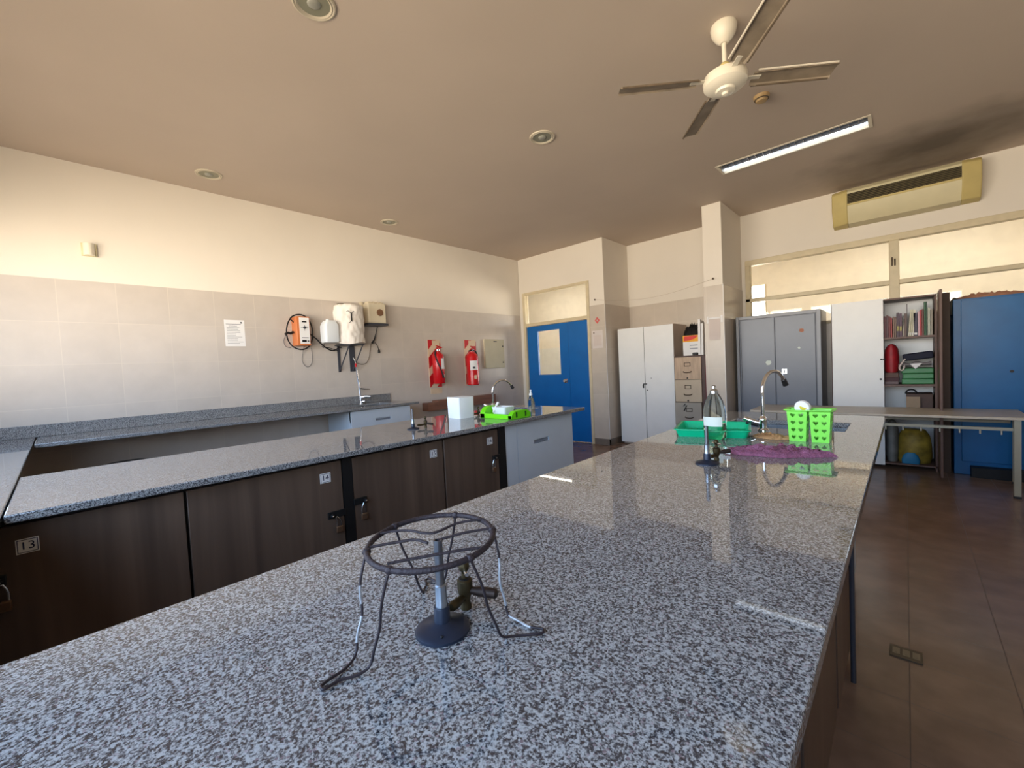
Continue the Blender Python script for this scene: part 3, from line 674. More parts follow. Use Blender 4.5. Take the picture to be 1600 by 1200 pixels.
# ---------------------------------------------------------------- on the middle worktop
burner((-2.415, 1.60, .95), 'small gas burner standing alone on the middle worktop', 1.0)
gas_tap((-2.40, 1.69, .95), (-2.41, 1.63, .972), (-2.33, 1.70, .975), 'dark gas tap beside the lone burner on the middle worktop')
gas_tap((-2.52, 2.29, .95), (-2.56, 2.24, .972), (-2.46, 2.33, .975), 'small gas tap between the white box and the lime rack')
t = thing('white_foam_box', 'white foam box standing on the middle worktop', 'box', (-2.57, 2.13, .95))
Rz = Matrix.Rotation(math.radians(-8), 3, 'Z'); cc = (-2.60, 2.175, .95)
MB().loft([rrect(cc, Rz, .175, .14, 0, .012), rrect(cc, Rz, .18, .145, .165, .012)]).done('box_body', mat('white_foam', (228, 232, 234), .7), t)
# lime dish rack
t = thing('dish_rack', 'lime green plastic dish rack on the middle worktop', 'dish rack', (-2.24, 2.31, .95))
def rack():
    m = MB(); x0, x1, y0, y1, z = -2.42, -2.085, 2.215, 2.43, .95
    m.box(x0, x1, y0, y1, z + .001, z + .008)
    m.box(x0, x1, y0, y0 + .012, z, z + .036).box(x0, x1, y1 - .012, y1, z, z + .036)
    def end(xc, w_, hh):
        pr = [(y0, 0), (y1, 0), (y1, hh * .5), (y1 - .03, hh * .9), (y1 - .07, hh), (y0 + .07, hh), (y0 + .03, hh * .9), (y0, hh * .5)]
        m.hull8([V((xc, a, z + b_)) for a, b_ in pr], [V((xc + w_, a, z + b_)) for a, b_ in pr])
    end(x0, .05, .088); end(x1 - .04, .04, .062)
    return m
rack().done('rack_body', M_lime, t, bevel=.006)
rs = MB()
for i in range(6): rs.box(-2.37, -2.13, 2.25 + i * .028, 2.255 + i * .028, .957, .972)
rs.done('rack_ribs', M_lime, t)
m = MB().box(-2.0852, -2.0838, 2.26, 2.275, .962, 1.0).box(-2.0852, -2.0838, 2.36, 2.375, .962, 1.0)
m.done('end_slots', mat('dark_green_slot', (20, 70, 10), .6), t)
t = thing('plastic_tub', 'frosted plastic tub sitting in the lime dish rack', 'tub', (-2.30, 2.36, .97))
MB().loft([rrect((-2.29, 2.34, .972), I3, .13, .10, 0, .015), rrect((-2.29, 2.34, .972), I3, .15, .12, .058, .02), rrect((-2.29, 2.34, .972), I3, .143, .113, .058, .018), rrect((-2.29, 2.34, .972), I3, .125, .095, .006, .013)]).done('tub_body', M_hdpe, t)
t = thing('white_brush', 'white handled brush leaning out of the lime rack', 'brush', (-2.34, 2.25, .97))
MB().tube([(-2.33, 2.27, .99), (-2.33, 2.30, 1.03), (-2.33, 2.33, 1.06)], [.006, .008, .011], n=10).done('handle', M_paper, t)
# clear bottle
bc = (-2.13, 2.49, .95); t = thing('water_bottle', 'clear plastic bottle at the right end of the lime dish rack', 'bottle', bc)
MB().lathe([(.024, 0), (.028, .006), (.028, .03), (.026, .04), (.028, .05), (.028, .10), (.022, .125), (.011, .15), (.010, .155)], bc).done('bottle_body', M_glass, t)
MB().lathe([(.013, .155), (.013, .168), (.007, .172), (.006, .186), (.009, .19), (.006, .198)], bc).done('pump_cap', M_hdpe, t)

# ================================================================== LEFT WALL THINGS
# motion sensor
t = thing('motion_sensor', 'cream motion sensor high on the left wall above the tiles', 'motion sensor', (XL, .26, 2.5))
MB().box(XL - .008, XL + .012, .215, .315, 2.488, 2.60).done('back_plate', M_ac, t, bevel=.003)
MB().loft([[V((XL + .01 + .05 * math.sin(PI * k / 8), .265 + .038 * -math.cos(PI * k / 8), z)) for k in range(9)] for z in (2.492, 2.50, 2.585, 2.595)]).done('lens_housing', M_fan, t)
# notice sheet
t = thing('wall_notice', 'white printed sheet taped to the left wall tiles', 'notice', (XL, 1.33, 1.7))
MB().box(XL, XL + .0015, 1.235, 1.422, 1.70, 1.98).done('sheet', M_paper, t)
m = MB(); m.box(XL + .0015, XL + .0022, 1.25, 1.39, 1.934, 1.938)
for i in range(12):
    z = 1.915 - i * .017; m.box(XL + .0015, XL + .0022, 1.255 + (i == 0) * .02, 1.255 + rr.uniform(.08, .15), z, z + .003)
m.box(XL + .0015, XL + .0022, 1.385, 1.40, 1.945, 1.962)
m.done('printed_lines', M_ink, t)
# orange still control box
t = thing('orange_control_box', 'orange cased electrical meter box with white front hung on the left wall', 'control box', (XL, 1.95, 1.70))
MB().box(XL, -5.10, 1.905, 2.055, 1.70, 2.035).done('case', M_orange, t, bevel=.006)
MB().box(-5.10, -5.096, 1.935, 2.045, 1.72, 2.02).done('front_panel', M_paper, t)
m = MB(); m.box(-5.096, -5.094, 1.965, 2.015, 1.966, 1.982).box(-5.096, -5.094, 1.955, 2.005, 1.738, 1.765).box(-5.096, -5.094, 2.018, 2.032, 1.742, 1.758)
m.done('meter_windows', M_black, t)
m = MB().cyl((-5.096, 1.99, 1.905), (-5.085, 1.99, 1.905), .016, n=16); m.box(-5.096, -5.094, 1.95, 2.03, 1.903, 1.907).box(-5.096, -5.094, 1.988, 1.992, 1.87, 1.94)
m.done('dial', M_greydark, t)
MB().box(-5.096, -5.0945, 1.955, 2.03, 1.785, 1.792).done('printed_line', M_ink, t)
# coiled black cable around it, thin wires
pts = []
for i in range(26):
    a = math.radians(120 + i * 15); pts.append((-5.17 + .05 * math.sin(i * .7) * .3, 1.965 + .15 * math.cos(a), 1.86 + .205 * math.sin(a)))
pts = pts + [(-5.18, 2.14, 1.80), (-5.17, 2.20, 1.72), (-5.17, 2.29, 1.65), (-5.18, 2.36, 1.64), (-5.19, 2.42, 1.675), (-5.22, 2.47, 1.685)]
c_ = MB().tube(pts, .008, n=8, smooth=1); tag(c_.done('power_cable', M_black), 'thick black cable looped round the orange control box', 'cable')
tag(MB().tube([(-5.16, 1.80, 1.83), (-5.17, 1.83, 1.85), (-5.16, 1.86, 1.84), (-5.17, 1.89, 1.86)], .014, n=8, smooth=1).done('cable_clip', M_black), 'black knot of tape on the cable left of the orange box', 'clip')
tag(MB().tube([(-5.23, 1.83, 1.83), (-5.24, 1.80, 1.76), (-5.24, 1.82, 1.69), (-5.24, 1.88, 1.68)], .003, n=6, smooth=2).done('thin_wire', M_greydark), 'thin grey wire hanging left below the orange box', 'wire')
tag(MB().tube([(-5.22, 2.02, 1.70), (-5.24, 2.0, 1.60), (-5.24, 1.99, 1.52), (-5.24, 2.03, 1.45), (-5.24, 2.09, 1.46), (-5.24, 2.12, 1.55), (-5.24, 2.11, 1.68)], .0025, n=6, smooth=2).done('thin_wire', M_greydark), 'thin wire loop hanging below the orange box', 'wire')
# shelf bracket
t = thing('wall_bracket', 'dark steel wall bracket holding the cloth-covered drum', 'bracket', (XL, 2.55, 1.4))
for y, w_ in ((2.43, .03), (2.585, .07)):
    MB().box(XL, XL + .012, y, y + w_, 1.375, 1.70).done('upright', M_greydark, t)
    MB().tube([(XL + .01, y + w_ / 2, 1.39), (XL + .30, y + w_ / 2, 1.695)], .008, n=6).done('strut', M_greydark, t)
MB().box(XL, -4.98, 2.40, 2.66, 1.70, 1.712).done('shelf_plate', M_greydark, t)
# cloth covered drum
t = thing('covered_drum', 'drum wrapped in a creased white cloth on the wall bracket', 'drum', (-5.08, 2.50, 1.715))
rings = []
for k in range(31):
    z = k / 30; rg = []
    for i in range(64):
        a = 2 * PI * i / 64; r_ = .168 + .016 * noise.noise(V((math.cos(a) * 3, math.sin(a) * 3, z * 5))) + .014 * noise.noise(V((math.cos(a) * 6 + z * 5, math.sin(a) * 6, z * 7))) + (.008 if k == 0 else 0)
        if k == 30: r_ *= .93
        rg.append(V((-5.08 + r_ * math.cos(a), 2.525 + r_ * math.sin(a) * 1.02, 1.718 + z * .475 + (.012 * math.sin(3 * a) if k == 0 else 0))))
    rings.append(rg)
MB().loft(rings).done('cloth_cover', M_cloth, t, sharp=70)
e0 = V((-4.935, 2.445, 0)) ; m = MB()
an = math.radians(-18); px, py = -5.08 + .182 * math.cos(an), 2.53 + .182 * math.sin(an)
m.tube([(px - .002, py, 1.985), (px + .002, py, 2.08)], .009, n=8)
for s_ in (-1, 1):
    m.tube([(px, py, 2.075), (px - .005, py + s_ * .03, 2.105), (px - .016, py + s_ * .052, 2.098)], .0035, n=6, smooth=1)
    m.tube([(px, py, 1.99), (px - .004, py + s_ * .018, 1.968), (px - .010, py + s_ * .036, 1.96)], .003, n=6, smooth=1)
m.done('tie_knot', M_black, t)
MB().lathe([(.05, 0), (.05, .018), (.04, .022)], (-5.09, 2.44, 2.192)).done('lid_cap', mat('olive_cap', (64, 58, 32), .6), t)
MB().tube([(-5.12, 2.52, 2.195), (-5.1, 2.56, 2.215), (-5.06, 2.62, 2.2)], .004, n=6).done('handle_wire', M_greydark, t)
# milky jerrycan
t = thing('milky_jerrycan', 'milky plastic canister hung on the left wall beside the cloth drum', 'canister', (-5.10, 2.27, 1.72))
cc = (-5.06, 2.265, 1.73)
MB().loft([rrect(cc, I3, .15, .15, 0, .02), rrect(cc, I3, .17, .17, .02, .025), rrect(cc, I3, .17, .17, .20, .025), rrect(cc, I3, .15, .13, .245, .025), rrect(cc, I3, .13, .10, .262, .02)]).done('canister_body', M_hdpe, t)
MB().lathe([(.02, 0), (.02, .02), (.015, .022)], (-5.09, 2.26, 1.993)).done('canister_cap', M_hdpe, t)
MB().box(XL, -5.14, 2.25, 2.30, 1.85, 1.88).done('hanger_hook', M_greydark, t)
MB().tube([(-5.0, 2.17, 1.715), (-5.18, 2.2, 1.68), (-5.2, 2.31, 1.68), (-5.18, 2.40, 1.64)], .004, n=6, smooth=1).done('drain_hose', M_black, t)
# beige speaker-like box
t = thing('metal_timer_box', 'cream metal box with round brown disc on the left wall near the drum', 'metal box', (XL, 2.9, 1.96))
MB().box(XL + .02, -5.09, 2.80, 3.055, 1.995, 2.26).done('housing', M_cream, t, bevel=.018, seg=4)
MB().box(XL, -5.08, 2.79, 3.075, 1.965, 1.993).done('shelf_plate', M_greydark, t)
MB().box(XL, XL + .04, 2.765, 2.80, 1.99, 2.28).box(XL, XL + .04, 3.055, 3.085, 1.99, 2.28).done('side_flange', M_cream, t, bevel=.006)
MB().cyl((-5.09, 2.965, 2.135), (-5.082, 2.965, 2.135), .046, n=32).done('disc', mat('rust_brown_disc', (124, 88, 62), .7, var=.1), t)
m = MB()
for k in range(9): m.box(XL + .05, -5.10, 2.815 + k * .026, 2.82 + k * .026, 2.258, 2.272 + .008 * (k % 2))
m.done('top_fins', M_cream, t)
tag(MB().tube([(-5.2, 2.98, 1.965), (-5.2, 2.955, 1.88), (-5.2, 2.92, 1.78), (-5.21, 2.89, 1.74)], [.006, .006, .012, .014], n=8).done('cord_hanger', M_black), 'short black cord dropping from the cream metal box', 'cord')
tag(MB().tube([(-5.23, 2.89, 1.74), (-5.24, 2.87, 1.64), (-5.24, 2.86, 1.56), (-5.24, 2.81, 1.47), (-5.24, 2.73, 1.46), (-5.24, 2.66, 1.49)], .004, n=6, smooth=2).done('plug_lead', M_dust), 'thin lead looping under the cream metal box toward the tap', 'lead')
t = thing('hanging_plug', 'black cord ending in a plug below the cream metal box', 'plug', (-5.22, 3.0, 1.6))
MB().tube([(-5.22, 2.89, 1.75), (-5.23, 2.94, 1.76), (-5.24, 2.98, 1.72), (-5.24, 3.0, 1.66)], .004, n=6, smooth=2).done('cord', M_black, t)
MB().lathe([(.006, 0), (.014, -.02), (.016, -.05), (.010, -.055)], (-5.235, 3.0, 1.665), n=12).done('plug', M_black, t)
# tall rinse tap on the wall bench
t = thing('tall_rinse_tap', 'slim chrome riser tap with red tip on the wall worktop', 'tap', (-5.17, 2.62, .95))
MB().lathe([(.022, 0), (.022, .008), (.013, .014), (.013, .06)], (-5.17, 2.66, .95), n=18).done('base', M_chrome, t)
MB().tube([(-5.17, 2.66, .98), (-5.165, 2.65, 1.16), (-5.155, 2.625, 1.30), (-5.14, 2.61, 1.44)], [.013, .011, .009, .007], n=12, smooth=1).done('riser', M_chrome, t)
MB().cyl((-5.14, 2.61, 1.43), (-5.137, 2.605, 1.475), .013, n=14).done('red_tip', M_redflat, t)
MB().tube([(-5.137, 2.605, 1.475), (-5.14, 2.60, 1.51), (-5.16, 2.59, 1.55)], .006, n=8).done('hose', M_steel, t)
MB().tube([(-5.17, 2.66, 1.035), (-5.12, 2.70, 1.045), (-5.06, 2.74, 1.04)], [.02, .017, .012], n=12).done('upper_valve', M_chrome, t)
MB().tube([(-5.17, 2.66, .975), (-5.13, 2.69, .985)], [.014, .012], n=12).done('lower_valve', M_chrome, t)
MB().tube([(-5.165, 2.655, 1.15), (-5.13, 2.70, 1.14), (-5.10, 2.76, 1.135)], [.008, .006, .004], n=8).done('side_hook', M_black, t)

# fire extinguishers on striped boards
def stripes_board(y0, y1, z0, z1, label, plate):
    t = thing('extinguisher_board', label, 'sign board', (XL, (y0 + y1) / 2, z0))
    MB().box(XL, XL + .01, y0, y1, z0, z1).done('board', M_cream2, t)
    m = MB(); X_ = XL + .0105; wd = y1 - y0
    zt = z1
    for zc in (z1 + .02, z1 - .27, z1 - .56, z1 - .85):
        # slanted red band rising to the right, clipped to the board
        poly = [(y0, zc - .17), (y1, zc - .17 + wd * 1.0), (y1, zc + wd * 1.0), (y0, zc)]
        poly = clip(poly, z0, z1)
        if len(poly) > 2: m.hull8([V((X_ - .0004, a, b_)) for a, b_ in poly], [V((X_ + .0006, a, b_)) for a, b_ in poly])
    m.done('red_stripes', M_redflat, t)
    if plate: MB().box(XL, XL + .006, y0 + .01, y1, z0 - .10, z0 - .012).done('lower_plate', M_cream2, t)
    MB().box(XL + .011, XL + .0125, y0 + wd * .35, y0 + wd * .95, z1 - .10, z1 - .01).done('picture_plate', M_cream2, t)
    return t
def clip(poly, z0, z1):
    for lim, sg in ((z0, 1), (z1, -1)):
        out = []
        for i in range(len(poly)):
            a, b_ = poly[i], poly[(i + 1) % len(poly)]; ia = sg * (a[1] - lim) >= 0; ib = sg * (b_[1] - lim) >= 0
            if ia: out.append(a)
            if ia != ib: q = (lim - a[1]) / (b_[1] - a[1]); out.append((a[0] + (b_[0] - a[0]) * q, lim))
        poly = out
        if not poly: break
    return poly
stripes_board(3.815, 4.04, 1.08, 1.80, 'red striped board behind the left fire extinguisher', True)
stripes_board(4.535, 4.785, 1.07, 1.805, 'red striped board behind the right fire extinguisher, near the grey panel', False)
def extinguisher(y, z, label, s, hose_left):
    x = -5.145; t = thing('fire_extinguisher', label, 'fire extinguisher', (x, y, z))
    R0 = .088 * s; Ht = .47 * s
    MB().lathe([(R0 * .9, 0), (R0, .012), (R0, Ht * .86), (R0 * .9, Ht * .92), (R0 * .6, Ht * .98), (R0 * .28, Ht), (R0 * .28, Ht + .02)], (x, y, z), n=32).done('cylinder', M_red, t)
    MB().lathe([(R0 * .3, Ht + .015), (R0 * .34, Ht + .03), (R0 * .3, Ht + .05)], (x, y, z), n=16).done('valve', M_steel, t)
    MB().obox((x + .01, y + .015, z + Ht + .058), (.03, .12, .012), (math.radians(14), 0, 0)).obox((x + .01, y + .02, z + Ht + .085), (.025, .10, .010), (math.radians(-16), 0, 0)).done('squeeze_handle', M_redflat if not hose_left else M_red, t)
    if hose_left: hp = [(x, y - .02, z + Ht + .035), (x + .03, y - .08, z + Ht), (x + .06, y - .075, z + Ht * .75), (x + .085, y - .03, z + Ht * .5), (x + .092, y, z + Ht * .30)]
    else: hp = [(x, y - .07, z + Ht + .02), (x + .02, y - .02, z + Ht + .04), (x + .03, y + .06, z + Ht + .02), (x + .02, y + .10, z + Ht - .05)]
    MB().tube(hp, .011, n=8, smooth=2).done('hose', M_black, t)
    if hose_left: MB().cyl(hp[-1], (x + .09, y + .015, z + Ht * .18), .013, .017, n=10).done('nozzle', M_black, t)
    def patch(a0, a1, z0, z1, nm, m_):
        m = MB(); k = 8; pr = [[V((x + (R0 + .0012) * math.cos(math.radians(a0 + (a1 - a0) * i / k)), y + (R0 + .0012) * math.sin(math.radians(a0 + (a1 - a0) * i / k)), zz)) for zz in (z0, z1)] for i in range(k + 1)]
        for i in range(k): m.f([m.bm.verts.new(p) for p in (pr[i][0], pr[i + 1][0], pr[i + 1][1], pr[i][1])])
        m.done(nm, m_, t)
    a = (-8 if hose_left else -65)
    patch(a, a + 75, z + Ht * .46, z + Ht * .80 - (0 if hose_left else .03), 'label', M_paper)
    patch(a + 35, a + 60, z + Ht * .18, z + Ht * .30, 'inspection_card', M_cream2)
    if not hose_left: patch(a + 25, a + 50, z + Ht * .5, z + Ht * .56, 'printed_mark', M_ink)
    MB().box(XL + .011, x - R0 + .01, y - .02, y + .02, z + Ht * .8, z + Ht * .84).done('bracket', M_black, t)
extinguisher(3.915, 1.135, 'left fire extinguisher, hose hanging down its front', 1.0, True)
extinguisher(4.60, 1.07, 'right fire extinguisher, with the wide white label', 1.12, False)
# electrical panel
t = thing('electric_panel', 'flat beige metal panel box on the wall right of the extinguishers', 'electric panel', (XL, 5.2, 1.31))
MB().box(XL, XL + .03, 4.965, 5.435, 1.33, 1.82).done('housing', M_cream, t, bevel=.003)
d = MB().box(XL + .03, XL + .042, 4.96, 5.43, 1.325, 1.82).done('door', mat('panel_door', (172, 162, 134), .5, var=.04), t, bevel=.003)
for z in (1.70, 1.42): MB().cyl((XL + .042, 5.39, z), (XL + .05, 5.39, z), .012, n=12).done('lock', M_black, d)
MB().box(XL + .042, XL + .044, 5.17, 5.25, 1.775, 1.79).done('name_plate', M_ink, d)
# long wooden box along the wall
t = thing('wooden_wall_shelf', 'low reddish wooden box shelf along the left wall below the extinguishers', 'shelf', (XL, 4.4, .73))
MB().box(XL, -5.10, 3.66, 3.84, .742, .862).box(XL, -5.10, 3.84, 5.05, .742, .885).done('shelf_body', M_redwood, t, bevel=.003)

# ================================================================== FAR WALL THINGS
t = thing('white_cupboard', 'tall white two-door cupboard left of the filing cabinet', 'cupboard', (-2.95, 6.45, 0))
MB().box(-3.40, -2.50, 6.222, 6.72, .03, 1.85).box(-3.38, -2.52, 6.26, 6.7, 0, .03).done('carcass', mat('beige_melamine', (190, 172, 156), .5), t)
for a, b_ in ((-3.398, -2.962), (-2.956, -2.502)):
    d = MB().box(a, b_, 6.20, 6.22, .03, 1.845).done('door', M_white, t, bevel=.002)
MB().box(-2.96, -2.957, 6.199, 6.2, .03, 1.845).done('door_gap', M_black, t)
t2 = t
m = MB().box(-2.99, -2.93, 6.190, 6.199, .955, .97).box(-3.0, -2.98, 6.188, 6.199, .90, .955).done('hasp', M_blackmetal, t)
MB().cyl((-2.925, 6.2, .865), (-2.925, 6.192, .865), .009, n=10).cyl((-2.86, 6.2, 1.05), (-2.86, 6.196, 1.05), .006, n=10).done('keyholes', M_black, t)

# filing cabinet
t = thing('filing_cabinet', 'old beige steel filing cabinet between the white cupboard and the column', 'filing cabinet', (-2.30, 6.42, 0))
MB().box(-2.485, -2.045, 6.17, 6.70, .02, 1.365).done('body', mat('brown_steel', (84, 62, 54), .5, var=.1), t, bevel=.003)
M_drawer_rust = mat('rust_streaked_enamel', (184, 158, 132), .45, var=.16, scale=5, stretch=(8, 1, 1))
for i in range(4):
    z1 = 1.345 - i * .325; dy = -.03 if i == 2 else 0
    m_ = (M_drawer_rust, M_file, mat('grey_beige_enamel', (160, 152, 140), .45, var=.05), M_file)[i]
    d = MB().box(-2.475, -2.10, 6.145 + dy, 6.17, z1 - .318, z1).done('drawer', m_, t, bevel=.004)
    y = 6.145 + dy
    fr = MB(); xc = -2.29 + (.02 if i == 2 else 0); zc = z1 - .105
    fr.panel([(xc - .045, zc - .028), (xc + .045, zc - .028), (xc + .045, zc + .028), (xc - .045, zc + .028)], [[(xc - .036, zc - .019), (xc + .036, zc - .019), (xc + .036, zc + .019), (xc - .036, zc + .019)]], lambda a, b_, h: V((a, y - .004 + h, b_)), .004)
    fr.done('label_holder', mat('dark_bronze', (70, 56, 46), .4, metal=.6), d)
    MB().tube([(xc - .055, y, z1 - .205), (xc - .05, y - .022, z1 - .215), (xc, y - .028, z1 - .22), (xc + .05, y - .022, z1 - .215), (xc + .055, y, z1 - .205)], .006, n=8, smooth=1).done('pull', D.materials['dark_bronze'], d)
    if i in (0, 1): MB().box(xc - .008, xc + .008, y - .012, y, z1 - .31, z1 - .29).done('catch', M_blackmetal, d)
    if i == 2: MB().tube([(xc - .05, y - .006, z1 - .02), (xc - .08, y - .01, z1 - .05), (xc - .03, y - .01, z1 - .04), (xc - .07, y - .01, z1 - .12)], .007, n=6).done('wire_lock', M_blackmetal, d)
t = thing('carton_box', 'white carton with red and yellow top band standing on the filing cabinet', 'box', (-2.23, 6.3, 1.365))
MB().box(-2.345, -2.128, 6.16, 6.40, 1.366, 1.65).done('carton', M_paper, t, bevel=.002)
MB().box(-2.346, -2.124, 6.158, 6.16, 1.56, 1.65).done('yellow_band', mat('yellow_print', (236, 170, 30), .5), t)
m = MB(); T = lambda a, b_, d: V((a, 6.1575 + d, b_))
m.panel([(-2.33, 1.575), (-2.26, 1.578), (-2.18, 1.60), (-2.13, 1.64), (-2.2, 1.645), (-2.33, 1.64)], [], T, .001); m.done('red_print', mat('red_print', (214, 52, 44), .5), t)
MB().box(-2.25, -2.14, 6.1585, 6.16, 1.50, 1.515).box(-2.25, -2.14, 6.1585, 6.16, 1.455, 1.47).done('grey_print', mat('grey_print', (150, 152, 158), .5), t)
crumple('black_bag', (-2.235, 6.28, 1.651), .28, .22, .16, 0, mat('black_fabric', (20, 16, 16), .8), 'crumpled black bag lying on top of the carton', 'bag', 5.5, .1)
tag(MB().box(-2.20, -2.13, 6.10, 6.15, 1.368, 1.405).done('black_case', M_black, bevel=.01), 'small black case at the front edge of the filing cabinet', 'case')
for x, h, lab in ((-2.118, 1.86, 'tall white board leaning by the carton, leftmost of the two'), (-2.080, 1.80, 'white board beside the column, shorter right one of the two')):
    o = MB().hull8([V((x + .0, 6.11, 1.366)), V((x + .03, 6.11, 1.366)), V((x + .03, 6.40, 1.366)), V((x, 6.40, 1.366))], [V((x + .006, 6.11, h)), V((x + .036, 6.11, h)), V((x + .036, 6.40, h - .05)), V((x + .006, 6.40, h - .05))]).done('white_board', M_paper)
    tag(o, lab, 'board')
tag(MB().box(-2.04, -1.955, 6.12, 6.60, 0.0, 1.36).done('maroon_binder_box', mat('maroon_board', (92, 26, 30), .6)), 'maroon panel box squeezed between filing cabinet and column', 'box')

# column: papers, wire
t = thing('taped_paper', 'faded paper taped on the front of the column', 'paper', (-1.81, 5.84, 1.6))
MB().box(-1.88, -1.74, 5.842, 5.8436, 1.55, 1.83).done('sheet', M_pinkpaper, t)
MB().box(-1.905, -1.885, 5.8415, 5.8436, 1.77, 1.86).box(-1.735, -1.71, 5.8415, 5.8436, 1.77, 1.86).box(-1.88, -1.74, 5.8412, 5.842, 1.82, 1.84).done('tape', M_paper, t)
t = thing('sleeve_notice', 'plastic sleeved notice on the wall right of the blue door', 'notice', (-3.62, 5.94, 1.56))
MB().box(-3.715, -3.52, 5.9405, 5.942, 1.56, 1.845).done('sleeve', mat('sleeve', (216, 206, 200), .25), t)
MB().box(-3.69, -3.545, 5.9395, 5.9405, 1.60, 1.77).done('sheet', M_pinkpaper, t)
MB().cyl((-3.68, 5.94, 1.81), (-3.68, 5.938, 1.81), .012, n=12).done('pin', M_dust, t)
m = MB(); T = lambda a, b_, d: V((a, 5.9405 + d, b_))
m.panel([(-3.61 + dx, 2.005 + dz) for dx, dz in ((0, -.055), (.045, 0), (0, .055), (-.045, 0))], [[(-3.61 + dx, 2.005 + dz) for dx, dz in ((0, -.018), (.015, 0), (0, .018), (-.015, 0))]], T, .0012)
tag(m.done('diamond_sticker', mat('pink_red', (208, 92, 88), .5)), 'small red diamond sticker above the notice by the blue door', 'sticker')
pts = [(-3.63 + 1.82 * i / 20, 5.935 - .1 * i / 20, 2.335 - .11 * math.sin(PI * i / 20) ** 1) for i in range(21)]
tag(MB().tube(pts, .002, n=5).done('slack_string', mat('pale_string', (176, 160, 140), .7)), 'thin slack string strung between door wall and column', 'string')
for p, lab in (((-3.632, 5.93, 2.335), 'small hook holding the string by the blue door'), ((-1.81, 5.83, 2.337), 'small hook holding the string on the column')):
    tag(MB().sphere(p, .012, (1, 1.6, 1.3), n=8).done('wall_hook', M_dust), lab, 'hook')

# grey locker
t = thing('grey_locker', 'grey steel two-door locker right of the column', 'locker', (-1.19, 6.45, 0))
MB().box(-1.655, -.735, 6.225, 6.69, 0, 1.835).done('carcass', M_grey, t, bevel=.004)
for a, b_ in ((-1.61, -1.213), (-1.203, -.79)):
    MB().box(a, b_, 6.205, 6.223, .10, 1.785).done('door', M_grey, t, bevel=.003)
MB().box(-1.655, -1.62, 6.20, 6.225, 0, 1.835).box(-.778, -.735, 6.20, 6.225, 0, 1.835).box(-1.62, -.778, 6.20, 6.225, 1.795, 1.835).box(-1.62, -.778, 6.20, 6.225, 0, .09).done('front_frame', mat('light_grey_enamel', (138, 140, 146), .35), t, bevel=.004)
m = MB().box(-1.60, -1.594, 6.2045, 6.206, .1, 1.78)
m.done('shut_line', M_black, t)
MB().box(-1.14, -1.085, 6.197, 6.205, 1.075, 1.135).done('lock_plate', M_steel, t)
MB().box(-1.118, -1.108, 6.194, 6.197, 1.085, 1.12).done('key_slot', M_black, t)
def blob(x, z, r, m_, nm):
    o = MB(); o.panel([(x + r * (1 + .3 * noise.noise(V((i, x * 9, z * 9)))) * math.cos(2 * PI * i / 14), z + r * (1 + .3 * noise.noise(V((i, x * 9, 3)))) * math.sin(2 * PI * i / 14)) for i in range(14)], [], lambda a, b_, d: V((a, 6.2035 + d, b_)), .0012); o.done(nm, m_, t)
blob(-1.285, 1.22, .032, M_label, 'round_sticker'); blob(-.925, 1.60, .024, mat('peeled_orange', (170, 110, 84), .6), 'peeled_sticker'); blob(-.955, 1.39, .014, M_label, 'paint_chip')

# wardrobe with open right side
t = thing('white_bookcase', 'white wardrobe with closed left door and open right shelves of books', 'wardrobe', (-.19, 6.45, 0))
m = MB(); th = .018
m.box(-.64, -.64 + th, 6.25, 6.69, 0, 1.87).box(.222, .24, 6.25, 6.69, 0, 1.87).box(-.64, .24, 6.25, 6.69, 1.852, 1.87).box(-.64, .24, 6.25, 6.69, .04, .058)
m.done('frame', M_brownedge, t, bevel=.001)
MB().box(-.622, .222, 6.675, 6.69, .058, 1.852).box(-.196, -.18, 6.265, 6.675, .058, 1.852).done('back_panel', M_white, t)
for z in (1.425, .905, .59): MB().box(-.18, .222, 6.258, 6.675, z, z + .022).done('shelf', M_brownedge, t)
MB().box(-.64, -.635, 6.225, 6.25, .0, 1.87).done('edge_strip', M_brownedge, t)
d = MB().box(-.633, -.178, 6.23, 6.248, .03, 1.875).done('door', M_white, t, bevel=.002)
MB().cyl((-.205, 6.23, .99), (-.205, 6.222, .99), .011, n=12).done('keyhole', M_black, d)
MB().box(-.20, -.165, 6.215, 6.23, 1.205, 1.215).cyl((-.20, 6.23, 1.21), (-.20, 6.212, 1.21), .009, n=8).done('latch', M_blackmetal, d)
d = MB().box(.242, .262, 5.86, 6.248, .03, 1.875).done('open_door', M_brownedge, t, bevel=.002)
d['label'] = 'right door swung open, brown inside'
MB().box(.27, .335, 6.26, 6.66, 0, 1.87).done('side_panel', mat('dark_brown_panel', (74, 56, 44), .6), t)
# books
books = [(-.176, .018, .235, (104, 30, 34)), (-.156, .018, .245, (84, 24, 30)), (-.137, .015, .235, (120, 34, 32)), (-.120, .014, .215, (160, 28, 26)), (-.103, .014, .225, (126, 96, 76)), (-.087, .013, .22, (112, 84, 66)),
         (-.072, .022, .265, (66, 34, 52)), (-.048, .022, .255, (80, 44, 70)), (-.024, .008, .19, (206, 196, 180)), (-.014, .022, .25, (92, 66, 56)), (.010, .008, .35, (60, 44, 40)),
         (.020, .013, .285, (206, 200, 170)), (.035, .013, .285, (196, 192, 160)), (.050, .014, .28, (216, 208, 184)), (.066, .030, .245, (50, 36, 60)), (.098, .015, .26, (214, 170, 176)), (.114, .015, .275, (176, 40, 46)), (.130, .015, .28, (110, 60, 44)),
         (.147, .013, .355, (40, 100, 58)), (.161, .011, .355, (22, 66, 38)), (.173, .02, .29, (176, 178, 160)), (.194, .018, .27, (150, 140, 124))]
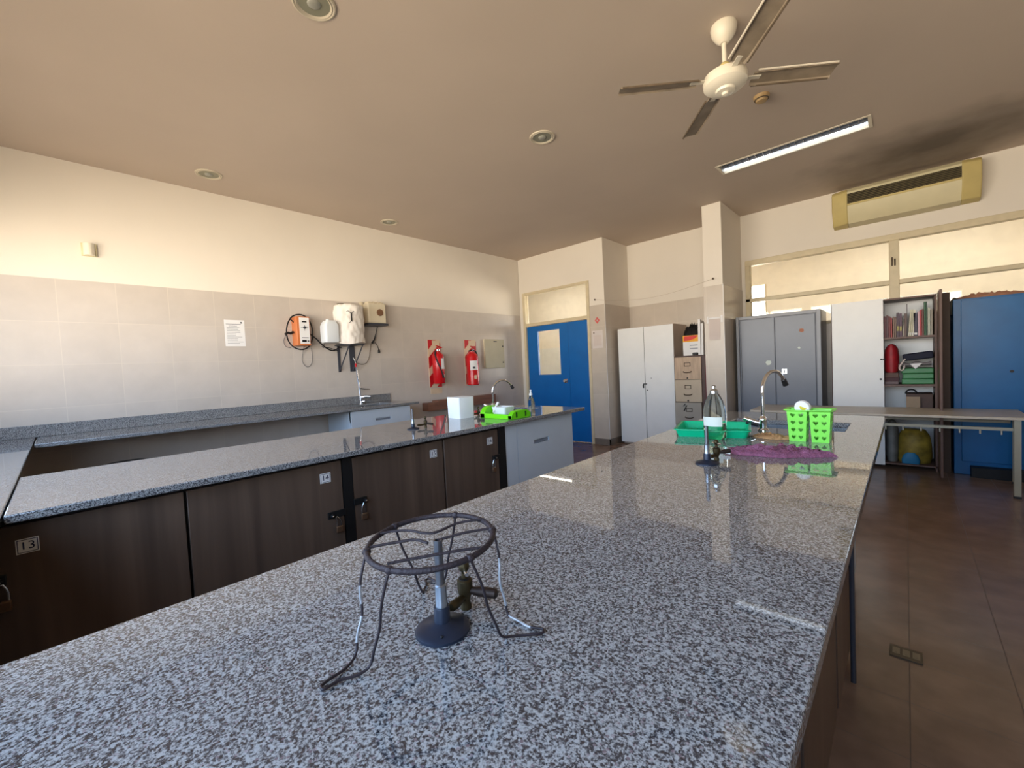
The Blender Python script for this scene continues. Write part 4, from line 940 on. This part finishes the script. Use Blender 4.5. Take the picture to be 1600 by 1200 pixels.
cn = ['dark red', 'maroon', 'brick red', 'bright red', 'tan', 'light brown', 'plum', 'purple', 'thin cream', 'brown', 'tall thin dark', 'cream spined', 'pale yellow', 'ivory', 'thick navy violet', 'pink', 'crimson', 'rust brown', 'tall green', 'tall dark green', 'grey-green', 'beige']
proto = None
for i, (x, wd, h, c) in enumerate(books):
    lean = .07 if i in (8, 11, 12, 13) else (.02 if i in (4, 5, 9) else 0)
    bk = thing('book', cn[i] + ' book on the top shelf, ' + ('leftmost, beside the white door' if i == 0 else 'rightmost, against the brown side' if i == len(books) - 1 else 'between the %s and %s ones' % (cn[i - 1], cn[i + 1])), 'book', (x, 6.30, 1.447), 'books on the top shelf')
    wd2 = wd - .0015
    sh = lambda z: lean * z
    def sl(m, x0, x1, y0, y1, z0, z1): m.hull8([V((x0, y0, z0)), V((x1, y0, z0)), V((x1, y1, z0)), V((x0, y1, z0))], [V((x0 + sh(z1), y0, z1)), V((x1 + sh(z1), y0, z1)), V((x1 + sh(z1), y1, z1)), V((x0 + sh(z1), y1, z1))])
    m = MB(); cm = mat('cover_' + cn[i].replace(' ', '_'), c, .45, var=.15, scale=30)
    sl(m, 0, .0018, 0, .17, 0, h); sl(m, wd2 - .0018, wd2, 0, .17, 0, h); sl(m, .0018, wd2 - .0018, 0, .002, 0, h)
    m.done('cover', cm, bk, local=True)
    m = MB(); sl(m, .0019, wd2 - .0019, .002, .165, .003, h - .004); m.done('pages', M_paper, bk, local=True)
    if i in (6, 7): 
        m = MB(); sl(m, .002, wd2 - .002, -.0006, 0, h * .25, h * .45); m.done('spine_label', mat('yellow_green_label', (170, 160, 96), .6), bk, local=True)
    if i in (11, 12, 13, 14):
        m = MB(); sl(m, .002, wd2 - .002, -.0006, 0, h * .05, h * .14); m.done('spine_label', M_paper, bk, local=True)
def soft(name, rings_, m_, label, cat): return tag(MB().loft(rings_).done(name, m_, sharp=60), label, cat)
# middle shelf things (z .927)
SZ = .928
soft('red_umbrella_bag', [oval((-.115, 6.36, SZ + .13), a, .085, z, 12) for a, z in ((.045, 0), (.060, .02), (.063, .10), (.062, .20), (.055, .26), (.035, .30), (.01, .315))], mat('red_nylon', (150, 24, 34), .5, var=.2, scale=14), 'red rounded nylon bag at the left of the middle shelf', 'bag')
tag(MB().box(-.174, -.06, 6.29, 6.6, SZ, SZ + .032).done('grey_binder', mat('grey_brown_card', (110, 92, 92), .6), bevel=.002), 'grey-brown folder at the bottom left of the middle shelf', 'folder')
tag(MB().box(-.176, -.055, 6.30, 6.6, SZ + .033, SZ + .075).done('dark_binder', mat('maroon_card', (70, 36, 40), .6), bevel=.002), 'dark maroon binder under the red bag', 'binder')
tag(MB().box(-.172, -.06, 6.31, 6.6, SZ + .076, SZ + .128).done('brown_folder', mat('brown_card', (98, 72, 62), .6), bevel=.002), 'brown folder directly beneath the red bag', 'folder')
for k, lab in enumerate(('bottom green folder of the stack on the middle shelf', 'middle green folder of the stack on the middle shelf', 'topmost green folder of the stack on the middle shelf')):
    dx = (-.0, .008, .0)[k]
    tag(MB().box(-.035 + dx, .215, 6.29 + .004 * k, 6.62, SZ + .058 * k, SZ + .056 + .058 * k).done('green_folder', mat('green_card', (62, 128, 78), .4, var=.08), bevel=.008), lab, 'folder', 'green folders on the middle shelf')
gz = SZ + .176
o = MB(); rg = []
for k in range(9):
    f_ = k / 8; x = -.06 + f_ * .26; rg.append([V((x, 6.40 + .09 * math.cos(a), gz + .012 + .055 * f_ * .2 + (.045 + .012 * math.sin(k * 1.7)) * (.5 + .5 * math.sin(a)) * (1 - .25 * abs(f_ - .5)))) for a in [2 * PI * q / 12 for q in range(12)]])
tag(o.loft(rg).done('grey_cloth', mat('grey_cloth', (150, 144, 144), .85, var=.12), sharp=60), 'folded grey cloth lying on the green folders', 'cloth')
m = MB(); m.hull8([V((.03, 6.292, gz + .045)), V((.13, 6.292, gz + .05)), V((.075, 6.285, gz - .012))], [V((.03, 6.298, gz + .045)), V((.13, 6.298, gz + .05)), V((.075, 6.291, gz - .012))])
tag(m.done('paper_corner', M_paper), 'white paper corner hanging over the green folders', 'paper')
tag(MB().tube([(-.005, 6.285, gz + .10), (-.03, 6.275, gz + .06), (-.055, 6.275, gz + .01), (-.045, 6.275, gz - .025), (-.02, 6.275, gz - .02), (-.01, 6.275, gz + .03)], .008, n=8, smooth=2).done('white_strap', M_pinkpaper), 'pale strap drooping beside the red bag', 'strap')
tag(MB().obox((.095, 6.42, gz + .125), (.24, .22, .075), (0, math.radians(-7), 0)).done('navy_box', mat('navy_fabric', (22, 24, 44), .7), bevel=.012), 'tilted navy box lying on the grey cloth', 'box')
# lower shelf
t = thing('brown_case', 'brown case on the lower shelf above the table edge', 'case', (.12, 6.4, .612))
MB().box(.0, .21, 6.33, 6.6, .612, .82).done('case_body', mat('dark_case', (84, 62, 52), .6), t, bevel=.006)
tag(MB().obox((.055, 6.30, .73), (.11, .012, .12), (math.radians(-8), 0, 0)).done('folded_card', mat('tan_card', (156, 132, 104), .6)), 'tan card propped in front of the brown case', 'card')
tag(MB().tube([(.04 + .045 * math.cos(a), 6.36, .82 + .045 * math.sin(a)) for a in [PI * q / 10 for q in range(11)]], .008, n=8).done('black_ring_handle', M_black), 'black loop handle standing on the brown case', 'handle')
# bags at the bottom
BZ = .059
soft('yellow_bag', [oval((.06, 6.42, BZ), a, b_, z, 18) for a, b_, z in ((.13, .11, 0), (.145, .13, .06), (.14, .13, .2), (.125, .12, .3), (.09, .08, .36))], mat('yellow_printed_bag', (150, 124, 44), .6, var=.5, scale=9), 'large yellow printed bag at the bottom of the wardrobe', 'bag')
soft('grey_plastic_bag', [oval((-.12, 6.40, BZ), a, b_, z, 18) for a, b_, z in ((.045, .08, 0), (.055, .10, .1), (.055, .10, .35), (.045, .08, .42), (.02, .04, .46))], mat('grey_bag', (120, 118, 112), .6, var=.3, scale=9), 'grey bag slumped at the bottom left of the wardrobe', 'bag')
soft('blue_bag', [oval((.03, 6.29, BZ), a, b_, z, 16) for a, b_, z in ((.07, .02, 0), (.075, .025, .04), (.06, .022, .09), (.03, .012, .12))], mat('blue_bag', (40, 120, 160), .5), 'small blue bundle in front of the yellow bag', 'bundle')

# blue cabinet
t = thing('blue_cabinet', 'tall blue painted steel cabinet at the right edge', 'cabinet', (.85, 6.45, 0))
MB().box(.357, 1.30, 6.27, 6.70, 0, 1.79).done('carcass', M_bluecab, t, bevel=.004)
for a, b_ in ((.412, .85), (.856, 1.285)):
    MB().box(a, b_, 6.248, 6.27, .14, 1.775).done('door', M_bluecab, t, bevel=.003)
MB().cyl((.745, 6.248, 1.05), (.745, 6.24, 1.05), .014, n=14).done('lock', M_black, t)
MB().box(.47, 1.28, 6.15, 6.265, 0.0, .10).done('base_shade_box', M_blackmetal, t)  # black box standing in for the shade under the cabinet
crumple('dusty_cloth', (.62, 6.42, 1.792), .5, .18, .05, 0, mat('dusty_pink_cloth', (176, 128, 104), .8, var=.3), 'dusty folded cloth lying on top of the blue cabinet', 'cloth', 2.2, .1)
tag(MB().tube([(.345, 6.45, 1.66), (.342, 6.40, 1.70), (.35, 6.36, 1.76), (.38, 6.33, 1.80)], .022, n=8, smooth=1).done('draped_rag', mat('grey_rag', (96, 92, 80), .8, var=.2)), 'grey rag hanging at the left top corner of the blue cabinet', 'rag')

# long table with two rails and pegs
t = thing('long_table', 'long narrow table with peg rails in front of the wardrobe and blue cabinet', 'table', (-.3, 5.78, 0))
MB().box(-1.33, .765, 5.45, 6.10, .672, .695).done('tabletop', M_tabletop, t, bevel=.003)
for y in (5.52, 5.95):
    r_ = MB().box(-1.28, .70, y - .012, y + .012, .572 if y < 5.6 else .585, .597 if y < 5.6 else .61).done('rail', M_tabmetal, t)
    if y < 5.6:
        pg = MB()
        for k in range(13): x = -.9 + k * .125; pg.cyl((x, y, .573), (x, y - .006, .535), .006, n=6)
        pg.done('pegs', M_tabmetal, r_)
for x, y in ((-1.27, 5.49), (-1.27, 6.05), (.685, 5.49), (.745, 6.05)):
    if True:
        lg = MB().box(x - .02, x + .02, y - .018, y + .018, .01, .672).done('leg', M_tabmetal, t)
        MB().box(x - .022, x + .022, y - .02, y + .02, 0, .02).done('foot', M_black, lg)

# ================================================================== AIR CONDITIONER
t = thing('air_conditioner', 'long cream wall-hung air conditioner at the top right', 'air conditioner', (-.02, 6.7, 2.82))
def acprof(y_in): return [(6.715, 3.23), (6.50 + y_in, 3.23), (6.46 + y_in, 3.19), (6.46 + y_in, 3.0), (6.56 + y_in, 2.84), (6.715, 2.82)]
MB().hull8([V((-.49, a, b_)) for a, b_ in acprof(.012)], [V((.44, a, b_)) for a, b_ in acprof(.012)]).done('body', M_ac, t)
for a, b_, c0, c1 in ((-.64, -.49, .05, 0), (.44, .585, 0, .05)):
    P0 = [V((a, y if i in (0, 5) else y + c0, z)) for i, (y, z) in enumerate(acprof(0))]; P1 = [V((b_, y if i in (0, 5) else y + c1, z)) for i, (y, z) in enumerate(acprof(0))]
    e_ = MB().hull8(P0, P1).done('end_cap', M_acend, t, bevel=.01)
m = MB().box(-.488, .438, 6.466, 6.474, 3.05, 3.165); gr = m.done('air_grille', M_dark, t)
m = MB()
for k in range(6): m.box(-.488, .438, 6.462, 6.468, 3.06 + k * .018, 3.064 + k * .018)
m.done('grille_slats', mat('olive_slat', (104, 92, 54), .6), gr)
MB().box(-.49, .44, 6.462, 6.474, 3.03, 3.05).done('trim_strip', M_acend, t)

# ================================================================== CEILING THINGS
t = thing('ceiling_fan', 'cream ceiling fan with four dusty folded blades', 'ceiling fan', (-.774, 2.822, ZC))
F = V((-.774, 2.822, 0))
MB().lathe([(.068, 3.29), (.072, 3.275), (.066, 3.24), (.045, 3.205), (.022, 3.185)], F, n=32).done('canopy', M_fan, t)
MB().cyl(F + V((0, 0, 3.20)), F + V((0, 0, 3.04)), .013, n=16).done('down_rod', M_fan, t)
MB().lathe([(.016, 3.075), (.03, 3.06), (.032, 3.02), (.026, 3.015)], F, n=20).done('rod_cover', M_acend, t)
MB().lathe([(.03, 3.02), (.085, 3.015), (.115, 3.0), (.122, 2.975), (.118, 2.945), (.095, 2.925), (.055, 2.918), (.05, 2.905), (.02, 2.90), (.018, 2.888), (.004, 2.884)], F, n=48).done('motor_housing', M_fan, t)
for k in range(4):
    a = math.radians(38.5 + 90 * k); d = V((math.cos(a), math.sin(a), 0)); s_ = V((-math.sin(a), math.cos(a), 0))
    br = MB(); br.hull8([F + d * .10 + s_ * w_ + V((0, 0, 2.972 + hz)) for w_, hz in ((-.014, 0), (.014, 0), (.014, .005), (-.014, .005))], [F + d * .20 + s_ * w_ + V((0, 0, 2.972 + hz)) for w_, hz in ((-.016, 0), (.016, 0), (.016, .005), (-.016, .005))])
    prof = [(-.052, -.012), (-.044, -.002), (.0, .004), (.044, .006), (.052, -.006)]
    rings_ = []
    for r_, sc in ((.155, .75), (.20, .9), (.40, 1.0), (.60, 1.0), (.618, .9)):
        up = [F + d * r_ + s_ * w_ * sc + V((0, 0, 2.974 - w_ * .25 + hz)) for w_, hz in prof]; dn = [p + V((0, 0, -.0025)) for p in up][::-1]
        rings_.append(up + dn)
    bl = MB().loft(rings_).done('blade', M_blade, t)
    br.done('blade_iron', M_fan, bl)
    # dusty rolled leading edge
    MB().tube([F + d * r_ + s_ * .05 + V((0, 0, 2.957)) for r_ in (.17, .4, .61)], .006, n=6).done('dusty_edge', M_dust, bl)
    MB().tube([F + d * r_ - s_ * .05 + V((0, 0, 2.986)) for r_ in (.17, .4, .61)], .005, n=6).done('rolled_edge', M_fan, bl)

# recessed round lights
def downlight(x, y, label):
    t = thing('recessed_light', label, 'ceiling light', (x, y, ZC), 'recessed round ceiling lights')
    MB().lathe([(.110, 0), (.108, -.007), (.10, -.010), (.092, -.006), (.088, -.010), (.080, -.004), (.076, -.001)], (x, y, ZC), n=40, caps=False).done('trim_ring', mat('ring_white', (196, 186, 166), .4), t)
    MB().cyl((x, y, ZC - .0035), (x, y, ZC - .0005), .08, n=32).done('glass_disc', mat('dark_lamp_glass', (138, 137, 118), .35), t)
    MB().sphere((x, y, ZC - .003), .035, (1, 1, .35), n=16).done('bulb', mat('bulb_glass', (150, 150, 140), .15), t)
downlight(-4.80, 1.10, 'round recessed light at the upper left, nearest the left wall')
downlight(-4.90, 3.07, 'round recessed light far off near the left wall, looking thinnest')
downlight(-2.26, 1.045, 'round recessed light cut by the top edge of the picture')
downlight(-2.27, 2.97, 'round recessed light left of the ceiling fan')
t = thing('smoke_detector', 'round brownish smoke detector on the ceiling beside the fan', 'smoke detector', (-.785, 3.775, ZC))
MB().lathe([(.055, 0), (.055, -.012), (.05, -.02), (.04, -.028), (.036, -.042), (.02, -.047)], (-.785, 3.775, ZC), n=32).done('housing', mat('aged_tan_plastic', (170, 142, 100), .5), t)
MB().lathe([(.046, -.022), (.05, -.026), (.044, -.03)], (-.785, 3.775, ZC), n=32, caps=False).done('vent_ring', M_dust, t)
# recessed fluorescent louvre fitting
t = thing('fluorescent_fixture', 'long louvred fluorescent fitting let into the ceiling beyond the fan', 'ceiling light', (-.81, 4.90, ZC))
x0, x1, y0, y1 = -1.405, -.215, 4.785, 5.015; zt = ZC + .085
T = lambda a, b_, h: V((a, b_, ZC - .006 + h))
MB().panel([(x0 - .02, y0 - .02), (x1 + .02, y0 - .02), (x1 + .02, y1 + .02), (x0 - .02, y1 + .02)], [[(x0 + .004, y0 + .004), (x1 - .004, y0 + .004), (x1 - .004, y1 - .004), (x0 + .004, y1 - .004)]], T, .005).done('frame', M_fan, t)
MB().box(x0, x1, y0, y0 + .003, ZC, zt).box(x0, x1, y1 - .003, y1, ZC, zt).box(x0, x0 + .003, y0, y1, ZC, zt).box(x1 - .003, x1, y0, y1, ZC, zt).box(x0, x1, y0, y1, zt, zt + .003).done('housing', M_fan, t)
MB().cyl((x0 + .03, y0 + .055, ZC + .05), (x1 - .03, y0 + .055, ZC + .05), .019, n=16).done('tube', M_tubeoff, t)
MB().cyl((x0 + .012, y1 - .034, ZC + .022), (x1 - .012, y1 - .034, ZC + .024), .013, n=16).done('tube', M_tube, t)  # emissive tube makes the bright strip along the far side
lv = MB(); ym = (y0 + y1) / 2
lv.box(x0 + .003, x1 - .003, ym - .005, ym + .003, ZC + .002, ZC + .052).box(x0 + .003, x1 - .003, y0 + .004, y0 + .012, ZC, ZC + .03)
for k in range(1, 18): x = x0 + (x1 - x0) * k / 18; lv.box(x - .0015, x + .0015, y0 + .004, y1 - .048, ZC + .003, ZC + .04)
lv.done('louvre', M_louver, t)

# floor socket
t = thing('floor_socket', 'small metal socket plate let into the aisle floor', 'floor socket', (-.01, 2.43, 0))
MB().obox((-.01, 2.43, .003), (.105, .09, .006), (0, 0, math.radians(0))).done('plate', mat('dull_metal', (96, 84, 66), .4, metal=.5), t, bevel=.001)
m = MB()
for dx in (-.032, 0, .032): m.obox((-.01 + dx, 2.43, .0065), (.024, .05, .002)).obox((-.01 + dx, 2.43, .008), (.006, .03, .002))
m.done('sockets', mat('ivory_socket', (140, 126, 100), .5), t)
